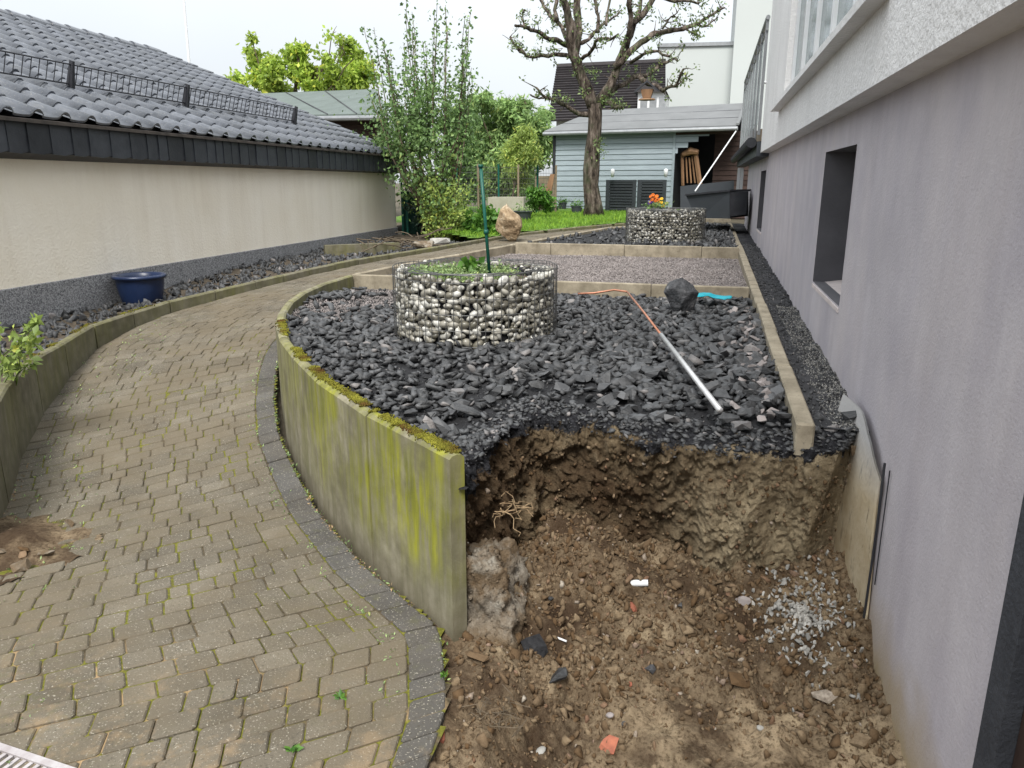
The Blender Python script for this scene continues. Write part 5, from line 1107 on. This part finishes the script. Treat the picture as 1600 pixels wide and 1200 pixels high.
# ================================================================== BACKGROUND STRUCTURES
# shed
A0 = P(867, 285, 21.3); B0 = P(1165, 285, 20.3); sd = (B0 - A0)[:2]; SL = np.linalg.norm(sd); sd = sd / SL; sn = np.array([sd[1], -sd[0]])  # towards camera
def Sh(s, o, z): q = A0[:2] + sd * s + sn * o; return np.array([q[0], q[1], z])
def shpix(u, v_, o=0):
    r = _ray(u, v_); n3 = np.array([sn[0], sn[1], 0]); base = np.array([*(A0[:2] + sn * o), CAM_H]); t = ((base - C0) @ n3) / (r @ n3); q = C0 + r * t; return float((q[:2] - A0[:2]) @ sd), float(q[2])
SHD = empty('garden_shed', tuple(Sh(0, 0, .8)), 'blue-grey boarded garden shed with grey felt roof behind the apple tree', 'shed')
z_e = shpix(867, 210)[1]; s_r = shpix(1055, 240)[0]; bh_ = .135; z = .7; row = 0
steps = [(shpix(1060, 238)[1], shpix(1059, 238)[0]), (shpix(1075, 230)[1], shpix(1075, 230)[0]), (shpix(1090, 222)[1], shpix(1091, 222)[0]), (shpix(1108, 212)[1], shpix(1108, 212)[0])]
ledge = shpix(1152, 205)[0]
while z < z_e - .02:
    s1 = s_r
    for zz, ss in steps:
        if z + bh_ * .5 > zz: s1 = ss
    z1 = min(z + bh_, z_e); m = MB(); m.hexa([Sh(0, .0, z), Sh(0, .03, z), Sh(s1, .03, z), Sh(s1, .0, z)], [Sh(0, .0, z1 - .006), Sh(0, .014, z1 - .006), Sh(s1, .014, z1 - .006), Sh(s1, .0, z1 - .006)]); m.build('board', MAT['blue_board'], SHD); z += bh_
m = MB(); m.hexa([Sh(-.06, .0, .7), Sh(-.06, .045, .7), Sh(.02, .045, .7), Sh(.02, .0, .7)], [Sh(-.06, .0, z_e), Sh(-.06, .045, z_e), Sh(.02, .045, z_e), Sh(.02, .0, z_e)]); m.build('corner_board', MAT['dark_metal'], SHD)
sj = shpix(1051, 250)[0]; m = MB(); m.hexa([Sh(sj, .02, .7), Sh(sj, .05, .7), Sh(sj + .06, .05, .7), Sh(sj + .06, .02, .7)], [Sh(sj, .02, z_e), Sh(sj, .05, z_e), Sh(sj + .06, .05, z_e), Sh(sj + .06, .02, z_e)]); m.build('batten', MAT['blue_board'], SHD)
m = MB(); m.hexa([Sh(.0, -3.2, .6), Sh(.0, -.01, .6), Sh(s_r, -.01, .6), Sh(s_r, -3.2, .6)], [Sh(.0, -3.2, z_e), Sh(.0, -.01, z_e), Sh(s_r, -.01, z_e), Sh(s_r, -3.2, z_e)])
m.hexa([Sh(s_r, -3.2, .6), Sh(s_r, -1.2, .6), Sh(SL + 3, -1.2, .6), Sh(SL + 3, -3.2, .6)], [Sh(s_r, -3.2, z_e), Sh(s_r, -1.2, z_e), Sh(SL + 3, -1.2, z_e), Sh(SL + 3, -3.2, z_e)]); m.build('inner_wall', MAT['void'], SHD)
sb0 = shpix(1108, 250)[0]; z = .7
while z < z_e - .05:
    m = MB(); m.hexa([Sh(sb0, -.6, z), Sh(sb0, -.57, z), Sh(SL + 2, -.57, z), Sh(SL + 2, -.6, z)], [Sh(sb0, -.6, z + .115), Sh(sb0, -.585, z + .115), Sh(SL + 2, -.585, z + .115), Sh(SL + 2, -.6, z + .115)]); m.build('brown_board', MAT['brown_board'], SHD); z += .12
zr = shpix(1140, 165, -1.6)[1]
rf_ = MB(); cor = [Sh(-.25, .22, z_e + .03), Sh(ledge, .22, z_e + .03), Sh(ledge - .1, -1.6, zr), Sh(.55, -1.6, zr - .03)]
rf_.hexa(cor, [c + [0, 0, .05] for c in cor]); rr_ = rf_.build('roof', MAT['felt_grey'], SHD)
back = [Sh(.55, -1.6, zr - .03), Sh(ledge - .1, -1.6, zr), Sh(ledge, -3.5, z_e), Sh(-.25, -3.5, z_e)]; m = MB(); m.hexa(back, [c + [0, 0, .05] for c in back]); m.build('rear_roof', MAT['felt_grey'], SHD)
for k in (1, 2): # felt laps
    t = k / 3; a = cor[0] * (1 - t) + cor[3] * t + [0, 0, .052]; b = cor[1] * (1 - t) + cor[2] * t + [0, 0, .052]; m = MB(); m.tube([a, b], .008, 4); m.build('felt_lap', MAT['dark_metal'], rr_)
m = MB(); m.tube([Sh(-.25, .27, z_e + .0), Sh(ledge + .05, .27, z_e)], .05, 8); m.build('gutter', MAT['grey_metal'], SHD)
m = MB(); m.hexa([cor[1] + [0, 0, .05], cor[1] + [.07, 0, .05], cor[2] + [.07, 0, .05], cor[2] + [0, 0, .05]], [cor[1] + [0, 0, .10], cor[1] + [.07, 0, .10], cor[2] + [.07, 0, .25], cor[2] + [0, 0, .25]]); m.build('verge_board', MAT['felt_grey'], SHD)
m = MB(); m.hexa([Sh(s_r, .0, z_e - .10), Sh(s_r, .05, z_e - .10), Sh(ledge, .05, z_e - .10), Sh(ledge, .0, z_e - .10)], [Sh(s_r, .0, z_e), Sh(s_r, .05, z_e), Sh(ledge, .05, z_e), Sh(ledge, .0, z_e)]); m.build('beam', MAT['brown_board'], SHD)
# wooden crib / chair leaning in the opening
le = empty('wooden_frame', tuple(Sh(s_r + .5, -.2, .8)), 'tan wooden slatted frame leaning in the open end of the shed', 'wooden frame')
for (u0, v0, u1, v1, w, nm) in ((1066, 240, 1067, 290, .04, 'post'), (1086, 234, 1094, 290, .06, 'post'), (1072, 246, 1074, 286, .02, 'slat'), (1077, 246, 1080, 286, .02, 'slat'), (1081, 244, 1086, 286, .02, 'slat')):
    s0, z0 = shpix(u0, v0, -.2); s1, z1 = shpix(u1, v1, -.2); m = MB(); m.tube([Sh(s0, -.2, z0), Sh(s1, -.2, z1)], w, 5); m.build(nm, MAT['tan_wood'], le)
s0, z0 = shpix(1079, 238, -.15); m = MB(); m.tube([Sh(s0 - .2, -.15, z0 - .05), Sh(s0, -.15, z0 + .03), Sh(s0 + .2, -.15, z0 - .0)], [.06, .1, .06], 8); m.build('headboard', MAT['tan_wood'], le)
# slatted bin enclosure
be = empty('slatted_screen', tuple(P(990, 330, 19)), 'dark grey slatted double screen standing before the shed', 'screen')
q = [P(947, 281, 19.2), P(1042, 277, 18.9)]; zt_ = q[0][2]; zb_ = P(947, 329, 19.2)[2]; dv = (q[1] - q[0]) * [1, 1, 0]
def sc_box(t0, t1, z0, z1, th, nm, o=0):
    a = q[0] + dv * t0; b = q[0] + dv * t1; m = MB(); m.hexa([(a[0], a[1] - o, z0), (b[0], b[1] - o, z0), (b[0], b[1] + th - o, z0), (a[0], a[1] + th - o, z0)], [(a[0], a[1] - o, z1), (b[0], b[1] - o, z1), (b[0], b[1] + th - o, z1), (a[0], a[1] + th - o, z1)]); m.build(nm, MAT['anthracite'], be)
for t in (0, .45, .53, .94): sc_box(t, t + .06, zb_, zt_, .06, 'post', .01)
for a, b in ((.06, .45), (.59, .94)):
    sc_box(a, b, zt_ - .05, zt_, .05, 'rail'); z = zb_ + .02; k = 0
    while z < zt_ - .08: sc_box(a + .002, b - .002, z, z + .045, .02, 'slat', -.01); z += .068
    sc_box(a + .002, b - .002, zb_, zt_ - .05, .01, 'backing', -.05)
for k, u in enumerate((957, 1040)):
    p = P(u, 277, 19.0); m = MB(); m.lathe([(0, .0), (.03, .0), (.03, .04), (.045, .05), (.05, .16), (.035, .19), (0, .20)], tuple(p), 12); o = m.build('garden_lamp', MAT['white_pl'], None, True)
    tag(o, ['white garden lamp on the left post of the slatted screen', 'white garden lamp on the right post of the slatted screen'][k], 'lamp')
# grey storage box + rear box + strut
bx_ = empty('storage_box', tuple(P(1110, 345, 15)), 'large dark grey storage box with raised front lid beside the far planter', 'storage box')
a, b, c, d = P(1072, 306, 14.3), P(1140, 299, 13.7), P(1140, 341, 13.7), P(1096, 343, 14.1); off = np.array([.35, 1.0, 0])
a2 = a + off * .5; m = MB(); m.hexa([P(1090, 345, 14.2), c, c + off * [1, 1, 0], P(1090, 345, 14.2) + off], [a, b, b + off, a + off]); m.build('body', MAT['anthracite'], bx_)
m = MB(); m.hexa([a + [-.02, -.03, .0], b + [.0, -.03, .0], b + off + [.1, 0, 0], a + off], [a + [-.02, -.03, .03], b + [.0, -.03, .03], b + off + [.1, 0, .03], a + off + [0, 0, .03]]); m.build('lid', MAT['dark_metal'], bx_)
m = MB(); m.hexa([b + [.002, .02, -.42], b + [.30, .05, -.38], b + [.30, .5, -.38], b + [.0, .5, -.42]], [b + [.002, .02, -.02], b + [.30, .05, -.0], b + [.30, .5, 0], b + [0, .5, -.02]]); m.build('side_panel', MAT['dark_metal'], bx_)
m = MB(); m.box((c[0] - .75, c[1] - .05, c[2] - .06), (c[0] + .02, c[1] + .1, c[2] - .01)); m.build('base_plank', MAT['kerb'], bx_)
rb = empty('backing_board', tuple(P(1105, 300, 16.5)), 'upright dark grey panel behind the storage box', 'panel')
m = MB(); m.hexa([P(1063, 330, 16.6), P(1147, 330, 16.3), P(1147, 330, 16.3) + [0, .08, 0], P(1063, 330, 16.6) + [0, .08, 0]], [P(1063, 291, 16.6), P(1147, 282, 16.3), P(1147, 282, 16.3) + [0, .08, 0], P(1063, 291, 16.6) + [0, .08, 0]]); m.build('board', MAT['anthracite'], rb)
m = MB(); m.tube([P(1086, 299, 14.2), P(1150, 205, 15.2)], .012, 6); tag(m.build('support_rod', MAT['white_pl']), 'thin pale rod slanting up from the storage box to the balcony', 'rod')
for k, (u, lb) in enumerate(((1153, 'left pale upright board leaning beside the balcony'), (1158, 'right narrow pale upright board leaning beside the balcony'))):
    m = MB(); t = P(u, 262, 17.2); b = P(u - 3, 300, 17.2); m.hexa([b, b + [.06, 0, 0], b + [.06, .03, 0], b + [0, .03, 0]], [t, t + [.06, 0, 0], t + [.06, .03, 0], t + [0, .03, 0]]); tag(m.build('upright_board', MAT['white_pl']), lb, 'board')
# felt-roofed building behind the garage
fb_ = empty('garden_building', tuple(P(530, 240, 18)), 'dark wooden building with green-grey felt roof behind the garage', 'building')
fc = [P(440, 180, 18), P(607, 177, 17.2), P(588, 139, 21.5), P(350, 148, 22.5)]; m = MB(); m.hexa([c - [0, 0, .12] for c in fc], fc); fr_ = m.build('roof', MAT['felt_green'], fb_)
for t in (.18, .45, .72):
    a = fc[0] * (1 - t) + fc[1] * t; b = fc[3] * (1 - t * .95) + fc[2] * t * .95; m = MB(); m.tube([a + [0, 0, .004], b + [0, 0, .004]], .018, 4); m.build('felt_lap', MAT['dark_metal'], fr_)
m = MB(); m.tube([fc[0] + [0, -.05, -.10], fc[1] + [.05, -.05, -.10]], .06, 8); m.build('gutter', MAT['grey_metal'], fb_)
z = .5; top = fc[0][2] - .15
while z < top:
    m = MB(); a = fc[0] + [0, .5, 0]; b = fc[1] + [-.3, .5, 0]; m.hexa([(a[0], a[1], z), (b[0], b[1], z), (b[0], b[1] + .1, z), (a[0], a[1] + .1, z)], [(a[0], a[1] + .02, z + .14), (b[0], b[1] + .02, z + .14), (b[0], b[1] + .1, z + .14), (a[0], a[1] + .1, z + .14)]); m.build('board', MAT['brown_board'], fb_); z += .145
m = MB(); a = fc[1] + [-.3, .5, 0]; b = fc[2] + [-.3, 0, 0]; m.hexa([(a[0], a[1], .5), (a[0] + .05, a[1], .5), (b[0] + .05, b[1], .5), (b[0], b[1], .5)], [(a[0], a[1], top), (a[0] + .05, a[1], top), (b[0] + .05, b[1], top), (b[0], b[1], top)]); m.build('side_wall', MAT['brown_board'], fb_)
# second dark structure right of the shrub
m = MB(); a = P(700, 262, 24); b = P(770, 280, 24); 
# far dark-roofed house
fh = empty('tiled_house', tuple(P(950, 200, 38)), 'far house with dark tiled roof and dormer behind the shed', 'house')
r0, r1, r2, r3 = P(856, 190, 36), P(1040, 185, 36), P(1040, 96, 41), P(870, 104, 41); m = MB(); V = []; F = []; NRW = 22
for k in range(NRW):
    t0, t1 = k / NRW, (k + 1) / NRW; q = [r0 * (1 - t0) + r3 * t0, r1 * (1 - t0) + r2 * t0, r1 * (1 - t1) + r2 * t1, r0 * (1 - t1) + r3 * t1]; h = np.array([0, -.05, .09]); n0 = len(V); V += [q[0], q[1], q[1] + h, q[0] + h, q[2], q[3]]; F += [(n0, n0 + 1, n0 + 2, n0 + 3), (n0 + 3, n0 + 2, n0 + 4, n0 + 5)]
mk('roof', V, F, MAT['far_tile'], fh)
m = MB(); m.box((r0[0] + .3, 36.5, .6), (r1[0] - .1, 41, r0[2] + .1)); m.build('wall', MAT['far_white'], fh)
m = MB(); m.hexa([r3 + [0, -.1, -.1], r2 + [0, -.1, -.1], r2 + [0, .3, -.1], r3 + [0, .3, -.1]], [r3 + [0, -.1, .12], r2 + [0, -.1, .12], r2 + [0, .3, .12], r3 + [0, .3, .12]]); m.build('ridge', MAT['far_tile'], fh)
d0, d1 = P(996, 168, 35.5), P(1038, 168, 35.5); dz1 = P(996, 143, 35.5)[2]; m = MB(); m.box((d0[0], 35.5, d0[2] - 1), (d1[0], 39, dz1)); m.build('dormer', MAT['white_pl'], fh)
w_ = None
for k in range(3): xx = d0[0] + .12 + k * .40; m = MB(); m.box((xx, 35.46, d0[2] - .1), (xx + .30, 35.498, dz1 - .25)); m.build('window', MAT['grey_metal'], fh)
m = MB(); apex = P(1015, 118, 35.3); m.add([P(990, 144, 35.3), P(1042, 143, 35.3), apex, P(990, 144, 35.3) + [0, 3.5, 0], P(1042, 143, 35.3) + [0, 3.5, 0], apex + [0, 3.5, 0]], [(0, 1, 2), (0, 2, 5, 3), (1, 4, 5, 2)]); m.build('dormer_roof', MAT['far_tile'], fh)
# white building
wb = empty('white_building', tuple(P(1100, 200, 45)), 'large plain pale building rising behind the shed, right of the tiled house', 'building')
a = P(1030, 74, 44); b = P(1147, 71, 44); m = MB(); m.hexa([(a[0], 44, .5), (b[0] + .3, 44, .5), (b[0] + .3, 54, .5), (a[0], 54, .5)], [(a[0], 44, a[2]), (b[0] + .3, 44, b[2]), (b[0] + .3, 54, b[2]), (a[0], 54, a[2])]); m.build('low_wing', MAT['far_white'], wb)
m = MB(); m.hexa([(a[0] - .1, 43.9, a[2] + .003), (b[0], 43.9, b[2] + .003), (b[0], 54, b[2] + .003), (a[0] - .1, 54, a[2] + .003)], [(a[0] - .1, 43.9, a[2] + .18), (b[0], 43.9, b[2] + .18), (b[0], 54, b[2] + .18), (a[0] - .1, 54, a[2] + .18)]); m.build('parapet_cap', MAT['grey_metal'], wb)
c = P(1148, 50, 43); m = MB(); m.box((c[0], 43, .5), (c[0] + 22, 56, 17)); m.build('tall_wing', MAT['far_white'], wb)
# flagpole
m = MB(); a = P(300, 150, 30); b = P(284, -40, 30); m.tube([a * [1, 1, 0] + [0, 0, .7], a, b], [.06, .055, .04], 8); tag(m.build('flagpole', MAT['white_pl']), 'thin white flagpole rising behind the garage roof', 'flagpole')
# green mesh screen and posts near the garage corner
ms = empty('mesh_fence', tuple(P(660, 360, 14)), 'dark green privacy mesh fence between the garage corner and the shrub', 'fence')
m = MB(); a = P(629, 372, 14.1); b = P(700, 360, 14.6); m.hexa([(a[0], a[1], .6), (b[0], b[1], .6), (b[0], b[1] + .02, .6), (a[0], a[1] + .02, .6)], [(a[0], a[1], 1.45), (b[0], b[1], 1.35), (b[0], b[1] + .02, 1.35), (a[0], a[1] + .02, 1.45)]); m.build('mesh_sheet', simple('green_mesh', (.012, .05, .035), (.008, .03, .022), 60, .9, 0, 200, .003), ms)
for u in (631, 638, 699): p = P(u, 368, 14.05); m = MB(); m.tube([(p[0], p[1] - .03, .6), (p[0], p[1] - .03, 2.0 if u < 650 else 1.4)], .022, 8); m.build('post', MAT['green_post'], ms)
m = MB(); a = P(645, 262, 15); b = P(662, 335, 15); m.box((a[0], 15, b[2] - .2), (b[0] + .0, 15.08, a[2])); tag(m.build('plank_panel', MAT['tan_wood']), 'reddish plank panel seen behind the shrub by the garage corner', 'panel')
# wire fence further back
wf_ = empty('wire_fence', tuple(P(800, 330, 17.5)), 'thin wire garden fence with posts behind the boulder', 'fence')
a = P(715, 330, 16.5); b = P(868, 325, 18.5)
for k in range(6):
    t = k / 5; q = a * (1 - t) + b * t; m = MB(); m.tube([(q[0], q[1], .8), (q[0], q[1], 2.0)], .025, 6); m.build('post', MAT['old_wood'] if k % 2 else MAT['green_post'], wf_)
m = MB()
for z in np.arange(.85, 2.0, .12): m.tube([(a[0], a[1], z), (b[0], b[1], z)], .004, 4, False)
for t in np.linspace(0, 1, 60): q = a * (1 - t) + b * t; m.tube([(q[0], q[1], .85), (q[0], q[1], 1.95)], .003, 4, False)
m.build('wire', MAT['wire'], wf_)
m = MB(); a = P(762, 308, 17); b = P(818, 345, 17); m.box((a[0], 17, .7), (b[0], 17.6, a[2])); tag(m.build('compost_box', simple('pale_board', (.38, .36, .30), (.28, .26, .2), 5, .8, 0, 60, .003)), 'pale boarded box behind the tan boulder', 'box')
m = MB(); a = P(836, 262, 20); m.box((a[0], 20, .8), (P(868, 262, 20)[0], 20.1, P(836, 275, 20)[2])); tag(m.build('board_fence', MAT['old_wood']), 'weathered board fence at the left corner of the shed', 'fence')
m = MB(); t = P(860, 272, 17.6); b = P(849, 308, 17.6); m.hexa([b, b + [.16, 0, 0], b + [.16, .05, 0], b + [0, .05, 0]], [t, t + [.10, 0, 0], t + [.10, .05, 0], t + [0, .05, 0]]); tag(m.build('leaning_plank', MAT['tan_wood']), 'short tan plank leaning against the shed corner', 'plank')
# planters on the lawn
for k, (u, v_, w, h, lb) in enumerate(((816, 343, .30, .16, 'long dark planter with white flowers behind the boulder'), (862, 333, .26, .14, 'grey trough planter left of the apple tree, second from the trunk'), (879, 330, .16, .22, 'small grey pot behind the grey trough'), (901, 336, .20, .20, 'dark round pot just left of the apple tree trunk'))):
    p = PZ(u, v_, float(zlw(np.array(-3.), np.array(16.5)))); e = empty('planter', tuple(p), lb, 'planter', 'pots standing on the lawn'); m = MB()
    w *= .8; m.lathe([(0, 0), (w * .7, 0), (w * .85, h), (w * .92, h), (w * .92, h + .02), (w * .78, h + .02), (w * .75, h - .03), (0, h - .03)], tuple(p), 20); m.build('pot', MAT['anthracite'], e)
    leaves('foliage', [p + np.array([random.gauss(0, w * .5), random.gauss(0, w * .4), h + abs(random.gauss(0, .07))]) for _ in range(160)], .05, MAT['leaf_bush'] if k else MAT['leaf_sedum'], e)
print('OBJS', len(bpy.data.objects))

# rubble at the far end of the left border
p = PZ(565, 392, .64); m = MB(); q = [np.array([p[0] - .42, p[1] - .3, 0]), np.array([p[0] + .42, p[1] + .45, 0]), np.array([p[0] + .34, p[1] + .56, 0]), np.array([p[0] - .5, p[1] - .19, 0])]
m.hexa([a + [0, 0, .58] for a in q], [a + [0, 0, .73] for a in q]); tag(m.build('concrete_kerb_block', MAT['panel2']), 'grey concrete kerb block lying in the slate border near the far end of the garage', 'block')
p = PZ(618, 384, .70); m = MB()
for _ in range(40):
    a = p + np.array([random.gauss(0, .22), random.gauss(0, .3), random.uniform(0, .12)]); m.tube(bend(a, a + np.array([random.gauss(0, .2), random.gauss(0, .2), random.gauss(.02, .06)]), 4, .2), .008, 4, False)
tag(m.build('twig_heap', MAT['stem']), 'small heap of dark twigs and soil at the far garage corner', 'twigs', None, 'stuff')
for k, (u, v_, lb) in enumerate(((690, 377, 'pale angular stone beside the kerb, right of the twig heap'), (662, 381, 'flat tan stone slab between the twig heap and the kerb'))):
    p = PZ(u, v_, .70); vf = hull_proto(16, .20, .14, .07, 70 + k); tag(mk('stone_slab', vf[0], vf[1], MAT['rubble'] if k else MAT['pale'], None, False, loc=tuple(p)), lb, 'stone')
